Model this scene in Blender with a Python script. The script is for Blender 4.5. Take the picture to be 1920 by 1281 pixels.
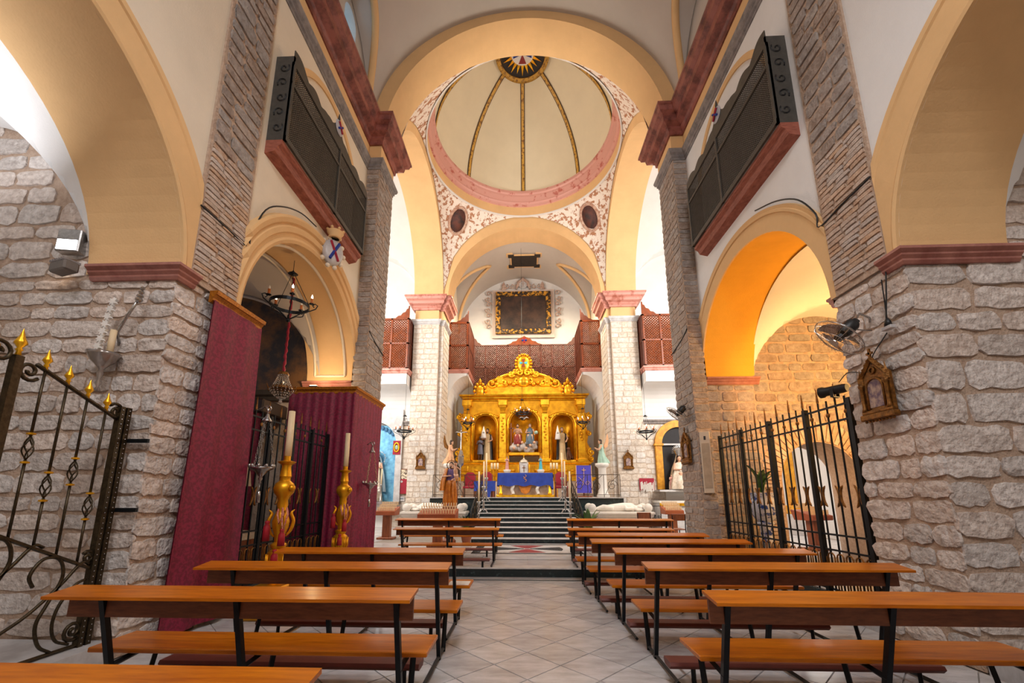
import bpy, bmesh, math, random
from math import sin, cos, pi, sqrt, atan2, radians as R
from mathutils import Vector as V, Matrix as M
random.seed(7)
for o in list(bpy.data.objects): bpy.data.objects.remove(o)
SC = bpy.context.scene
COL = SC.collection
# ---------------------------------------------------------------- camera
cd = bpy.data.cameras.new('camera'); cam = bpy.data.objects.new('camera', cd); COL.objects.link(cam)
cd.sensor_width = 36; cd.lens = 770/1920*36
cd.shift_x = (960-952)/1920; cd.shift_y = (777-640.5)/1920
cd.clip_start = .05; cd.clip_end = 200
cam.location = (-.06, 0, 1.55)
cam.rotation_euler = (R(90+11.095), 0, R(2.2624))
SC.camera = cam
# ---------------------------------------------------------------- view, world
vs = SC.view_settings
vs.view_transform = 'Standard'; vs.look = 'None'; vs.gamma = 1; vs.use_curve_mapping = False
vs.exposure = 0.0
w = bpy.data.worlds.new('sky'); SC.world = w; w.use_nodes = True
bg = w.node_tree.nodes['Background']; bg.inputs[0].default_value = (.55, .75, 1, 1); bg.inputs[1].default_value = 1.6
# ---------------------------------------------------------------- lights: church lamps and added unseen fills
def area(name, loc, tgt, size, watt, col=(1, 1, 1), sy=None, spread=180):
    l = bpy.data.lights.new(name, 'AREA'); l.energy = watt; l.color = col; l.size = size
    l.spread = R(spread)
    if sy: l.shape = 'RECTANGLE'; l.size_y = sy
    o = bpy.data.objects.new(name, l); COL.objects.link(o); o.location = loc
    o.rotation_euler = (V(tgt)-V(loc)).to_track_quat('-Z', 'Y').to_euler()
    return o
def point(name, loc, watt, col=(1, 1, 1), r=.05):
    l = bpy.data.lights.new(name, 'POINT'); l.energy = watt; l.color = col; l.shadow_soft_size = r
    o = bpy.data.objects.new(name, l); COL.objects.link(o); o.location = loc; return o
def spot(name, loc, tgt, watt, col, ang=80, r=.05):
    l = bpy.data.lights.new(name, 'SPOT'); l.energy = watt; l.color = col; l.spot_size = R(ang); l.spot_blend = .6; l.shadow_soft_size = r
    o = bpy.data.objects.new(name, l); COL.objects.link(o); o.location = loc
    o.rotation_euler = (V(tgt)-V(loc)).to_track_quat('-Z', 'Y').to_euler(); return o
WARM = (1, .80, .58); WHITE = (1, .95, .88); ORANGE = (1, .50, .12)
area('nave_fill', (0, 2.0, 7.4), (0, 2.6, 0), 1.6, 100, (.96, .97, 1))  # unseen light added to brighten the nave walls and archivolts
area('nave_fill', (0, -4.0, 10.4), (0, 4.5, 2.0), 2.4, 450, (.97, .97, 1))  # unseen light added behind the camera for the pier faces
for sx in (-1, 1):
    area('transept_fill', (sx*8.2, 11.0, 8.5), (sx*6.2, 18, 7), 2.0, 720, WHITE)  # unseen light added to whiten the transept walls
    area('crossing_fill', (sx*5.9, 10.6, 9.0), (sx*-1, 17.4, 9), 1.4, 95, WHITE)  # unseen fill added for the crossing
    area('chancel_fill', (sx*2.3, 18.75, 11.3), (sx*.7, 20.4, 4.6), .9, 250, (1, .86, .62))  # unseen light added high up to model the altarpiece
    area('transept_floor_fill', (sx*8.5, 14, 4.5), (sx*1, 16, .5), 1.6, 120, WHITE)  # unseen light added low in the transept
area('dome_fill', (0, 10.3, 11.2), (0, 15.5, 18), 1.6, 80, (1, .90, .74))  # unseen light added to brighten the dome
area('chapel_lamp', (8.0, 5.6, 3.2), (6.2, 9.0, 4.6), .5, 190, (1, .58, .20))
point('chapel_lamp', (5.75, 5.6, 2.9), 70, (1, .60, .22), .12)
spot('grille_spot_lamp', (4.35, 5.75, 3.0), (6.9, 9.05, 3.7), 560, (1, .50, .15), 80, .06)
area('chapel_lamp', (-8.4, 5.7, 5.2), (-6, 9, 4), .6, 12, (.85, .85, 1))
area('aisle_light', (-5.8, 2.9, 4.6), (-6.4, 2.7, 7), .4, 26, (.95, .96, 1), spread=150)
area('aisle_light', (-8.7, 2.2, 3.4), (-6.3, 3.0, 6.5), 1.2, 22, (.93, .95, 1), spread=110)  # weak unseen fill added beside the panel's light
area('aisle_light', (7.2, 1.0, 4.4), (6.4, 3.4, 6.6), 1.2, 15, (1, .92, .85))
# ---------------------------------------------------------------- materials
MATS = {}
def srgb(r, g, b):
    f = lambda c: (c/255/12.92 if c/255 <= .04045 else ((c/255+.055)/1.055)**2.4)
    return (f(r), f(g), f(b), 1)
def mat(name, c, rough=.7, metal=0, var=.12, scale=6, bump=0, bscale=30, c2=None, rnd=0, coat=0, emit=None, stretch=None, alpha=None, trans=0, wave=None, detail=6, mixlo=.35, mixhi=.65, spec=None):
    """colour c mottled towards c2 by noise in world space; rnd = tint spread between objects"""
    if name in MATS: return MATS[name]
    m = bpy.data.materials.new(name); m.use_nodes = True; MATS[name] = m
    nt = m.node_tree; N = nt.nodes; L = nt.links; b = N['Principled BSDF']
    c = c if len(c) == 4 else (*c, 1)
    b.inputs['Roughness'].default_value = rough; b.inputs['Metallic'].default_value = metal
    if spec is not None: b.inputs['Specular IOR Level'].default_value = spec
    if coat: b.inputs['Coat Weight'].default_value = coat; b.inputs['Coat Roughness'].default_value = .15
    if trans: b.inputs['Transmission Weight'].default_value = trans
    if alpha is not None: b.inputs['Alpha'].default_value = alpha
    if emit:
        b.inputs['Emission Color'].default_value = c; b.inputs['Emission Strength'].default_value = emit
    g = N.new('ShaderNodeNewGeometry'); src = g.outputs['Position']
    if stretch:
        mp = N.new('ShaderNodeMapping'); mp.inputs['Scale'].default_value = stretch; L.new(src, mp.inputs[0]); src = mp.outputs[0]
    if c2 is None: c2 = tuple(max(0, x*(1-2*var)) for x in c[:3])+(1,)
    if len(c2) == 3: c2 = (*c2, 1)
    n = N.new('ShaderNodeTexNoise'); n.inputs['Scale'].default_value = scale; n.inputs['Detail'].default_value = detail; n.inputs['Roughness'].default_value = .65
    L.new(src, n.inputs['Vector'])
    mr = N.new('ShaderNodeMapRange'); mr.inputs[1].default_value = mixlo; mr.inputs[2].default_value = mixhi; L.new(n.outputs[0], mr.inputs[0])
    fac = mr.outputs[0]
    if wave:
        wv = N.new('ShaderNodeTexWave'); wv.inputs['Scale'].default_value = wave[0]; wv.inputs['Distortion'].default_value = wave[1]; wv.inputs['Detail'].default_value = 3
        if len(wave) > 2: wv.bands_direction = wave[2]
        L.new(src, wv.inputs['Vector']); fac = wv.outputs[1]
    mx = N.new('ShaderNodeMix'); mx.data_type = 'RGBA'; mx.inputs['A'].default_value = c; mx.inputs['B'].default_value = c2
    L.new(fac, mx.inputs['Factor']); out = mx.outputs['Result']
    if rnd:
        oi = N.new('ShaderNodeObjectInfo'); hs = N.new('ShaderNodeHueSaturation')
        a = N.new('ShaderNodeMapRange'); a.inputs[3].default_value = 1-rnd; a.inputs[4].default_value = 1+rnd*.6; L.new(oi.outputs['Random'], a.inputs[0]); L.new(a.outputs[0], hs.inputs['Value'])
        ms = N.new('ShaderNodeMath'); ms.operation = 'MULTIPLY'; ms.inputs[1].default_value = 7.31; L.new(oi.outputs['Random'], ms.inputs[0])
        fr = N.new('ShaderNodeMath'); fr.operation = 'FRACT'; L.new(ms.outputs[0], fr.inputs[0])
        a2 = N.new('ShaderNodeMapRange'); a2.inputs[3].default_value = .55; a2.inputs[4].default_value = 1.25; L.new(fr.outputs[0], a2.inputs[0]); L.new(a2.outputs[0], hs.inputs['Saturation'])
        L.new(out, hs.inputs['Color']); out = hs.outputs[0]
    L.new(out, b.inputs['Base Color'])
    if bump:
        nb = N.new('ShaderNodeTexNoise'); nb.inputs['Scale'].default_value = bscale; nb.inputs['Detail'].default_value = 5; L.new(src, nb.inputs['Vector'])
        bp = N.new('ShaderNodeBump'); bp.inputs['Strength'].default_value = min(1, bump); bp.inputs['Distance'].default_value = .02 if bump <= 1 else .02*bump
        L.new(nb.outputs[0], bp.inputs['Height']); L.new(bp.outputs[0], b.inputs['Normal'])
    return m
white = mat('white plaster', srgb(230, 228, 226), .85, var=.03, scale=1.5, bump=.15, bscale=60)
cream = mat('cream plaster', srgb(228, 214, 192), .85, var=.04, scale=1.2, bump=.15, bscale=50)
yellow = mat('yellow plaster', srgb(228, 186, 132), .85, var=.05, scale=1.1, bump=.18, bscale=40)
ochre = mat('lamplit yellow plaster', srgb(236, 172, 50), .85, var=.05, scale=1.3, bump=.18, bscale=40)  # yellow paint with the warm chapel light put into its colour
vaultw = mat('vault plaster', srgb(196, 186, 176), .9, var=.04, scale=.8, bump=.1, bscale=60)
stone = mat('rough limestone', srgb(228, 216, 207), .95, c2=srgb(186, 170, 160), scale=13, bump=1.6, bscale=20, rnd=.16)
ashlar = mat('pale ashlar', srgb(222, 212, 200), .95, c2=srgb(190, 175, 160), scale=8, bump=.7, bscale=22, rnd=.07)
mortar = mat('lime mortar', srgb(194, 170, 150), .97, c2=srgb(172, 146, 126), scale=12, bump=.8, bscale=40)
pmortar = mat('pale mortar', srgb(204, 190, 174), .97, c2=srgb(180, 160, 142), scale=10, bump=.6, bscale=40)
greystone = mat('grey wall stone', srgb(174, 160, 150), .95, c2=srgb(138, 122, 112), scale=9, bump=1.2, bscale=24, rnd=.10)
brickm = mat('old thin brick', srgb(206, 182, 162), .95, c2=srgb(182, 152, 130), scale=14, bump=.7, bscale=60, rnd=.14)
redm = mat('red marble', srgb(152, 88, 76), .45, c2=srgb(96, 46, 40), scale=3.2, mixlo=.42, mixhi=.62, bump=.1)
capm = mat('rose marble', srgb(196, 134, 120), .5, c2=srgb(160, 90, 72), scale=3.4, mixlo=.5, mixhi=.64)
impm = mat('impost marble', srgb(182, 124, 110), .5, c2=srgb(144, 86, 76), scale=4, bump=.1)
pinkm = mat('pink marble', srgb(208, 152, 140), .5, c2=srgb(176, 92, 80), scale=3.4, mixlo=.55, mixhi=.64)
greym = mat('grey moulding', srgb(150, 142, 138), .8, c2=srgb(112, 106, 106), scale=7)
darkm = mat('dark green marble', srgb(20, 34, 38), .25, c2=srgb(66, 86, 88), scale=9, mixlo=.56, mixhi=.75, detail=9)
whitem = mat('white marble', srgb(206, 204, 204), .35, c2=srgb(176, 172, 172), scale=4)
tilem = mat('pale floor marble', srgb(206, 204, 206), .24, c2=srgb(176, 172, 172), scale=2.6, rnd=.10, stretch=(1, 3, 1), spec=.4)
grout = mat('tile joint', srgb(146, 136, 128), .8)
wood = mat('varnished pine', srgb(180, 92, 30), .33, c2=srgb(132, 60, 16), scale=2.2, stretch=(1.2, 14, 14), coat=.25)
darkwood = mat('brown walnut', srgb(136, 82, 50), .55, c2=srgb(104, 58, 34), scale=3, stretch=(2, 12, 12))
brownwood = mat('brown wood', srgb(150, 82, 44), .5, c2=srgb(110, 56, 28), scale=4, stretch=(6, 6, 1))
iron = mat('black iron', srgb(30, 34, 38), .45, metal=.6, var=.15, scale=20)
bronze = mat('bronzed iron', srgb(78, 66, 48), .4, metal=.8, var=.25, scale=30)
gold = mat('gilded wood', srgb(232, 168, 30), .38, metal=.75, c2=srgb(186, 120, 14), scale=4, mixlo=.35, mixhi=.8, detail=2, bump=.06, bscale=30)
brightgold = mat('bright gilding', srgb(252, 196, 44), .3, metal=.75, c2=srgb(214, 150, 26), scale=4, detail=2)
oldgold = mat('antique gilding', srgb(150, 100, 40), .45, metal=.6, c2=srgb(92, 58, 22), scale=22, bump=.3, bscale=60)
silver = mat('silver', srgb(188, 186, 184), .25, metal=.95, var=.15, scale=30)
damask = mat('crimson damask', srgb(134, 24, 60), .6, c2=srgb(108, 16, 46), scale=26, detail=3, mixlo=.46, mixhi=.54)
redcloth = mat('red cloth', srgb(158, 24, 48), .75, var=.1)
bluecloth = mat('blue cloth', srgb(28, 58, 150), .75, var=.12)
purple = mat('purple blue cloth', srgb(74, 66, 178), .7, var=.1)
waxm = mat('wax', srgb(232, 208, 168), .5, var=.04)
black = mat('black plastic', srgb(24, 25, 27), .45, var=.1)
skin = mat('painted skin', srgb(206, 160, 130), .5, var=.05)
marblew = mat('white statue marble', srgb(222, 216, 208), .5, var=.05, scale=9)
# ---------------------------------------------------------------- mesh helpers
class MB:
    """collects shapes, then links them as ONE mesh object"""
    def __init__(s): s.v = []; s.f = []; s.mi = []; s.cur = 0
    def add(s, vs_, fs):
        k = len(s.v); s.v += [tuple(p) for p in vs_]; s.f += [tuple(i+k for i in f) for f in fs]; s.mi += [s.cur]*len(fs); return s
    def box(s, x0, x1, y0, y1, z0, z1):
        return s.add([(x0, y0, z0), (x1, y0, z0), (x1, y1, z0), (x0, y1, z0), (x0, y0, z1), (x1, y0, z1), (x1, y1, z1), (x0, y1, z1)],
                     [(3, 2, 1, 0), (4, 5, 6, 7), (0, 1, 5, 4), (1, 2, 6, 5), (2, 3, 7, 6), (3, 0, 4, 7)])
    def bbox(s, x0, x1, y0, y1, z0, z1, b=.01):
        """box with chamfered edges"""
        X = (x0, x0+b, x1-b, x1); Y = (y0, y0+b, y1-b, y1); Z = (z0, z0+b, z1-b, z1)
        bm = bmesh.new()
        vs_ = []
        for i in (0, 1):
            for j in (0, 1):
                for k in (0, 1):
                    xi, xo = (X[1], X[0]) if i == 0 else (X[2], X[3]); yi, yo = (Y[1], Y[0]) if j == 0 else (Y[2], Y[3]); zi, zo = (Z[1], Z[0]) if k == 0 else (Z[2], Z[3])
                    for p in ((xo, yi, zi), (xi, yo, zi), (xi, yi, zo)): vs_.append(bm.verts.new(p))
        r = bmesh.ops.convex_hull(bm, input=vs_)
        bm.verts.index_update()
        s.add([v.co[:] for v in bm.verts], [[v.index for v in f.verts] for f in bm.faces]); bm.free(); return s
    def tube(s, pts, r, n=6, closed=False, caps=True):
        pts = [V(p) for p in pts]; N = len(pts); rs = r if isinstance(r, (list, tuple)) else [r]*N
        k = len(s.v); T0 = (pts[1]-pts[0]).normalized(); up = V((0, 0, 1)) if abs(T0.z) < .9 else V((1, 0, 0)); A = T0.cross(up).normalized()
        vs_ = []
        for i, p in enumerate(pts):
            if closed: t = pts[(i+1) % N]-pts[i-1]
            else: t = pts[min(i+1, N-1)]-pts[max(i-1, 0)]
            t = t.normalized() if t.length > 1e-9 else T0
            A = (A-t*A.dot(t)); A = A.normalized() if A.length > 1e-6 else t.orthogonal().normalized(); B = t.cross(A)
            for j in range(n):
                a = 2*pi*j/n; vs_.append(p+(A*cos(a)+B*sin(a))*rs[i])
        fs = []
        for i in range(N if closed else N-1):
            i2 = (i+1) % N
            for j in range(n): fs.append((i*n+j, i*n+(j+1) % n, i2*n+(j+1) % n, i2*n+j))
        if caps and not closed: fs.append(tuple(range(n-1, -1, -1))); fs.append(tuple((N-1)*n+j for j in range(n)))
        return s.add(vs_, fs)
    def bar(s, p, q, wx, wy=None): # square bar
        r = wx/2*1.414; return s.tube([p, q], r, 4)
    def lathe(s, prof, n=16, c=(0, 0, 0), sx=1, sy=1, axis='z', a0=0, a1=2*pi, caps=True):
        full = abs(a1-a0-2*pi) < 1e-6; m = n if full else n+1; vs_ = []; fs = []
        for (r, z) in prof:
            for j in range(m):
                a = a0+(a1-a0)*j/n; p = (r*cos(a)*sx, r*sin(a)*sy, z)
                if axis == 'y': p = (p[0], z, p[1])
                if axis == 'x': p = (z, p[0], p[1])
                vs_.append((p[0]+c[0], p[1]+c[1], p[2]+c[2]))
        for i in range(len(prof)-1):
            for j in range(n):
                j2 = (j+1) % m; fs.append((i*m+j, i*m+j2, (i+1)*m+j2, (i+1)*m+j))
        if full and caps:
            if prof[0][0] > 1e-5: fs.append(tuple(range(m-1, -1, -1)))
            if prof[-1][0] > 1e-5: fs.append(tuple((len(prof)-1)*m+j for j in range(m)))
        return s.add(vs_, fs)
    def prism(s, poly, f0, f1):
        """poly: 2-D outline; f0, f1 map (u,v) to the two faces"""
        n = len(poly); vs_ = [f0(*p) for p in poly]+[f1(*p) for p in poly]
        return s.add(vs_, [tuple(range(n-1, -1, -1)), tuple(range(n, 2*n))]+[(i, (i+1) % n, n+(i+1) % n, n+i) for i in range(n)])
    def grid(s, nu, nv, f):
        vs_ = [f(i/nu, j/nv) for i in range(nu+1) for j in range(nv+1)]
        return s.add(vs_, [(i*(nv+1)+j, (i+1)*(nv+1)+j, (i+1)*(nv+1)+j+1, i*(nv+1)+j+1) for i in range(nu) for j in range(nv)])
    def sweep(s, prof, path, closed=False, caps=True):
        """prof: (out,up) pairs; path: list of (point, out_vector) in order; up is +z"""
        n = len(prof); N = len(path); vs_ = []
        for p, o in path:
            p = V(p); o = V(o)
            for (a, b) in prof: vs_.append(p+o*a+V((0, 0, b)))
        fs = []
        for i in range(N if closed else N-1):
            i2 = (i+1) % N
            for j in range(n-1): fs.append((i*n+j, i2*n+j, i2*n+j+1, i*n+j+1))
        if caps and not closed: fs.append(tuple(range(n))); fs.append(tuple((N-1)*n+j for j in range(n-1, -1, -1)))
        return s.add(vs_, fs)
    def ball(s, c, r, n=8, sx=1, sy=1, sz=1):
        return s.lathe([(max(1e-6, r*sin(pi*i/n)), -r*cos(pi*i/n)*sz) for i in range(n+1)], max(6, n+2), c, sx, sy)
    def build(s, name, mats, parent=None, smooth=False, angle=None):
        me = bpy.data.meshes.new(name); me.from_pydata(s.v, [], s.f)
        for m in (mats if isinstance(mats, (list, tuple)) else [mats]): me.materials.append(m)
        if len(me.materials) > 1: me.polygons.foreach_set('material_index', s.mi)
        bm = bmesh.new(); bm.from_mesh(me); bmesh.ops.recalc_face_normals(bm, faces=bm.faces); bm.to_mesh(me); bm.free()
        if smooth or angle:
            me.polygons.foreach_set('use_smooth', [True]*len(me.polygons))
            if angle: me.set_sharp_from_angle(angle=R(angle))
        me.update()
        o = bpy.data.objects.new(name, me); COL.objects.link(o)
        if parent: o.parent = parent
        return o
def link(name, me, parent=None, mtx=None):
    o = bpy.data.objects.new(name, me); COL.objects.link(o)
    if parent: o.parent = parent
    if mtx is not None: o.matrix_basis = mtx
    return o
def empty(name, loc=(0, 0, 0), rz=0):
    o = bpy.data.objects.new(name, None); COL.objects.link(o); o.location = loc; o.rotation_euler = (0, 0, rz); o.empty_display_size = .1; return o
def tag(o, label, cat, group=None):
    o['label'] = label; o['category'] = cat
    if group: o['group'] = group
    return o
def thing(name, label, cat, loc=(0, 0, 0), rz=0, group=None): return tag(empty(name, loc, rz), label, cat, group)
def struct(o): o['kind'] = 'structure'; return o
def copy_tree(o, parent=None):
    c = o.copy(); COL.objects.link(c); c.parent = parent
    for ch in list(o.children): copy_tree(ch, c)
    return c
def arc(cx, cz, r, a0, a1, n): return [(cx+r*cos(a0+(a1-a0)*i/n), cz+r*sin(a0+(a1-a0)*i/n)) for i in range(n+1)]

def spl(pts, n=6):
    """smooth curve through points"""
    P = [V(p) for p in pts]; P = [P[0]*2-P[1]]+P+[P[-1]*2-P[-2]]; out = []
    for i in range(1, len(P)-2):
        a, b_, c, d = P[i-1:i+3]
        for k in range(n):
            t = k/n; out.append(.5*((2*b_)+(c-a)*t+(2*a-5*b_+4*c-d)*t*t+(3*b_-a-3*c+d)*t**3))
    out.append(P[-2]); return out
# ================================================================ SETTING
def archwall(mb, mp, u0, u1, z0, z1, arches, t0, t1, n=28, face=0, soff=1):
    def quad(a, b, c, d): mb.add([a, b, c, d], [(0, 1, 2, 3)])
    def blk(a, b, za, zb):
        mb.cur = face
        for t in (t0, t1): quad(mp(a, t, za), mp(b, t, za), mp(b, t, zb), mp(a, t, zb))
        quad(mp(a, t0, zb), mp(b, t0, zb), mp(b, t1, zb), mp(a, t1, zb)); quad(mp(a, t0, za), mp(b, t0, za), mp(b, t1, za), mp(a, t1, za))
        mb.cur = soff
        for u in (a, b): quad(mp(u, t0, za), mp(u, t1, za), mp(u, t1, zb), mp(u, t0, zb))
    cur = u0
    for (uc, zs, r) in sorted(arches):
        if uc-r > cur+1e-4: blk(cur, uc-r, z0, z1)
        if zs > z0+1e-4: pass
        pts = [(uc-r*cos(pi*i/n), zs+r*sin(pi*i/n)) for i in range(n+1)]
        for (a, za), (b, zb) in zip(pts, pts[1:]):
            mb.cur = face
            for t in (t0, t1): quad(mp(a, t, za), mp(b, t, zb), mp(b, t, z1), mp(a, t, z1))
            mb.cur = soff; quad(mp(a, t0, za), mp(b, t0, zb), mp(b, t1, zb), mp(a, t1, za))
        cur = uc+r
    if cur < u1-1e-4: blk(cur, u1, z0, z1)
    mb.cur = 0
# ---- pool of stone and brick meshes, shared by every wall
def stone_mesh(name, m, amp, chip, nx=4, nz=3, seed=0, ang=50):
    rd = random.Random(seed); vs_ = []; fs = []
    jit = [[(rd.uniform(-.035, .035)*chip, rd.uniform(-.05, .05)*chip) for _ in range(nz+1)] for _ in range(nx+1)]
    for i in range(nx+1):
        for j in range(nz+1):
            e = (i in (0, nx))+(j in (0, nz)); u = i/nx-.5; v = j/nz-.5
            if e == 2: u *= .94-.05*rd.random()*chip; v *= .9-.08*rd.random()*chip
            d = 1.0+rd.uniform(-amp, amp) if e == 0 else (.82+rd.uniform(-amp, amp)*.7 if e == 1 else .6)
            vs_.append((u+jit[i][j][0], -d, v+jit[i][j][1]))
    k = nz+1
    for i in range(nx):
        for j in range(nz): fs.append((i*k+j, (i+1)*k+j, (i+1)*k+j+1, i*k+j+1))
    ring = [i*k for i in range(nx+1)]+[nx*k+j for j in range(1, nz+1)]+[i*k+nz for i in range(nx-1, -1, -1)]+[j for j in range(nz-1, 0, -1)]
    b0 = len(vs_)
    for r in ring: vs_.append((vs_[r][0], .3, vs_[r][2]))
    n = len(ring)
    for i in range(n): fs.append((ring[i], b0+i, b0+(i+1) % n, ring[(i+1) % n]))
    me = bpy.data.meshes.new(name); me.from_pydata(vs_, [], fs); me.materials.append(m)
    bm = bmesh.new(); bm.from_mesh(me); bmesh.ops.recalc_face_normals(bm, faces=bm.faces); bm.to_mesh(me); bm.free()
    me.polygons.foreach_set('use_smooth', [True]*len(me.polygons)); me.set_sharp_from_angle(angle=R(ang))
    return me
ROUGH = [stone_mesh('stone', stone, .5, 1.2, 5, 3, seed=i, ang=22) for i in range(12)]
ASH = [stone_mesh('stone', ashlar, .12, .45, 3, 2, seed=20+i) for i in range(6)]
GREY = [stone_mesh('stone', greystone, .2, .7, 3, 2, seed=40+i) for i in range(8)]
BRK = [stone_mesh('brick', brickm, .15, .6, 3, 1, seed=60+i) for i in range(6)]
def masonry(parent, org, udir, ndir, w, z0, z1, ch, sl, pool, d, gap=.03, name='stone', keep=None, seed=1, tilt=.01, limit=300):
    """courses of single stones on the plane through org spanned by udir and z; ndir points out of the wall"""
    rd = random.Random(seed); u = V(udir).normalized(); nrm = V(ndir).normalized(); z = z0; cnt = 0
    while z < z1-.03:
        h = rd.uniform(*ch); h = min(h, z1-z)
        if z1-z-h < ch[0]*.6: h = z1-z
        x = 0
        while x < w-.02:
            l = rd.uniform(*sl)
            if w-x-l < sl[0]*.7: l = w-x
            hh = h*rd.uniform(.9, 1); cu = x+l/2; cz = z+h/2
            if (keep is None or keep(cu, cz, l, h)) and cnt < limit:
                c = V(org)+u*cu+V((0, 0, cz))
                sx = max(.03, l-gap); sz = max(.02, hh-gap); dd = d*rd.uniform(.6, 1.4); a = rd.uniform(-tilt, tilt)
                U = u*cos(a)+V((0, 0, 1))*sin(a); W = V((0, 0, 1))*cos(a)-u*sin(a)
                fl = rd.choice((1, -1))
                mt = M((((U.x*sx*fl), -nrm.x*dd, W.x*sz, c.x), ((U.y*sx*fl), -nrm.y*dd, W.y*sz, c.y), ((U.z*sx*fl), -nrm.z*dd, W.z*sz, c.z), (0, 0, 0, 1)))
                link(name, rd.choice(pool), parent, mt); cnt += 1
            x += l
        z += h
    return cnt
# ---------------------------------------------------------------- floor
fl = MB(); fl.box(-10, 10, -5, 8.35, -.3, -.012); floor = struct(fl.build('floor', grout))
def clip(poly, axis, val, sign):
    out = []
    for i in range(len(poly)):
        a, b = poly[i], poly[(i+1) % len(poly)]; da = (a[axis]-val)*sign; db = (b[axis]-val)*sign
        if da <= 0: out.append(a)
        if da*db < 0: t = da/(da-db); out.append((a[0]+(b[0]-a[0])*t, a[1]+(b[1]-a[1])*t))
    return out
D = .617/2
tset = []
for i in range(-9, 10):
    for j in range(0, 30):
        cx = -.045+i*D*1.0; cy = .42+j*D
        if (i+j) % 2: continue
        if abs(cx) > 4.3 or cy < 1.0 or cy > 8.3: continue
        tset.append((cx, cy))
# widen the lattice to the side walls
tset = []
for i in range(-15, 16):
    for j in range(0, 30):
        if (i+j) % 2: continue
        cx = -.045+i*D; cy = 4.19+(j-10)*D
        if abs(cx) < 4.15 and 1.15 < cy < 8.3: tset.append((cx, cy))
tile_full = None
for cx, cy in tset:
    g = D-.005; poly = [(cx-g, cy), (cx, cy-g), (cx+g, cy), (cx, cy+g)]
    inside = all(abs(p[0]) < 3.98 and p[1] < 8.0 for p in poly)
    if inside:
        if tile_full is None:
            b = MB(); k = g-.004; b.prism([(-g, 0), (0, -g), (g, 0), (0, g)], lambda x, y: (x, y, -.02), lambda x, y: (x*k/g, y*k/g, 0)); o = b.build('tile', tilem, floor); o.location = (cx, cy, 0); tile_full = o.data
        else: link('tile', tile_full, floor, M.Translation((cx, cy, 0)))
    else:
        for ax, v_, s_ in ((0, 3.98, 1), (0, -3.98, -1), (1, 8.0, 1)): poly = clip(poly, ax, v_, s_) if poly else []
        if len(poly) >= 3:
            b = MB(); b.prism(poly, lambda x, y: (x, y, -.02), lambda x, y: (x, y, 0)); b.build('tile', tilem, floor)
b = MB(); b.box(-4, 4, -5, 1.2, -.02, -.001); b.build('paving', tilem, floor)
b = MB(); b.box(-3.98, 3.98, 8.01, 8.06, -.02, .001); b.build('inlay_strip', darkm, floor)
b = MB(); b.box(-3.98, 3.98, 8.065, 8.35, -.02, 0); b.build('border_slab', tilem, floor)
for sx in (-1, 1):
    for nm, y0, y1 in (('first', .1, 4.15), ('second', 5.15, 9.05)):
        b = MB(); b.box(*sorted((sx*4.02, sx*9.8)), y0, y1, -.1, .17); struct(b.build('floor_chapel', whitem if sx < 0 else tilem))
# crossing pavement, one step up
b = MB(); b.box(-10, 10, 8.35, 23, -.3, .165); cross = struct(b.build('floor_crossing', grout))
b = MB(); b.box(-4, 4, 8.325, 8.36, 0, .15); b.build('riser', darkm, cross)
b = MB(); b.box(-4, 4, 8.30, 8.62, .15, .172); b.build('tread_slab', whitem, cross)
yy = [8.63, 9.35, 9.42, 9.62, 9.68]
for i, (y0, y1, m_) in enumerate(((8.625, 9.30, tilem), (9.305, 9.36, darkm), (9.365, 9.95, tilem))):
    n = 1 if m_ is darkm else 8
    for k in range(n):
        b = MB(); b.box(-4+8*k/n+.003, -4+8*(k+1)/n-.003, y0, y1, .15, .172); b.build('slab' if n > 1 else 'inlay_strip', m_, cross)
for iy in range(7):
    for ix in range(-9, 10):
        x0 = ix*1.0-.5; y0 = 9.955+iy*1.2
        if abs(ix) <= 1 and y0 > 9.9 and y0 < 11.2: continue
        if y0 > 12.2 and abs(ix) < 5: continue
        if ix in (-9, 9) and iy < 0: continue
        b = MB(); b.box(x0+.003, x0+.997, y0+.003, y0+1.197, .15, .172); b.build('slab', tilem, cross)
# inlaid cross panel
b = MB(); b.box(-1.49, 1.49, 9.96, 12.34, .15, .171); b.build('slab', whitem, cross)
for (x0, x1, y0, y1) in ((-1.35, 1.35, 10.2, 10.34), (-1.35, 1.35, 12.0, 12.14), (-1.35, -1.15, 10.34, 12.0), (1.15, 1.35, 10.34, 12.0)):
    b = MB(); b.box(x0, x1, y0, y1, .168, .174); b.build('inlay_strip', darkm, cross)
inred = mat('red inlay', srgb(150, 50, 56), .4); 
for k in range(4):
    a = k*pi/2; poly = [(.03, .06), (-.03, .06), (-.32, .62), (-.1, .66), (.1, .66), (.32, .62)]
    b = MB(); b.prism([(x*cos(a)-y*sin(a), 11.15+(x*sin(a)+y*cos(a))*1.1) for x, y in poly], lambda x, y: (x*1.4, y, .168), lambda x, y: (x*1.4, y, .175)); b.build('inlay_cross_arm', inred if k % 2 == 0 else darkm, cross)
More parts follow.
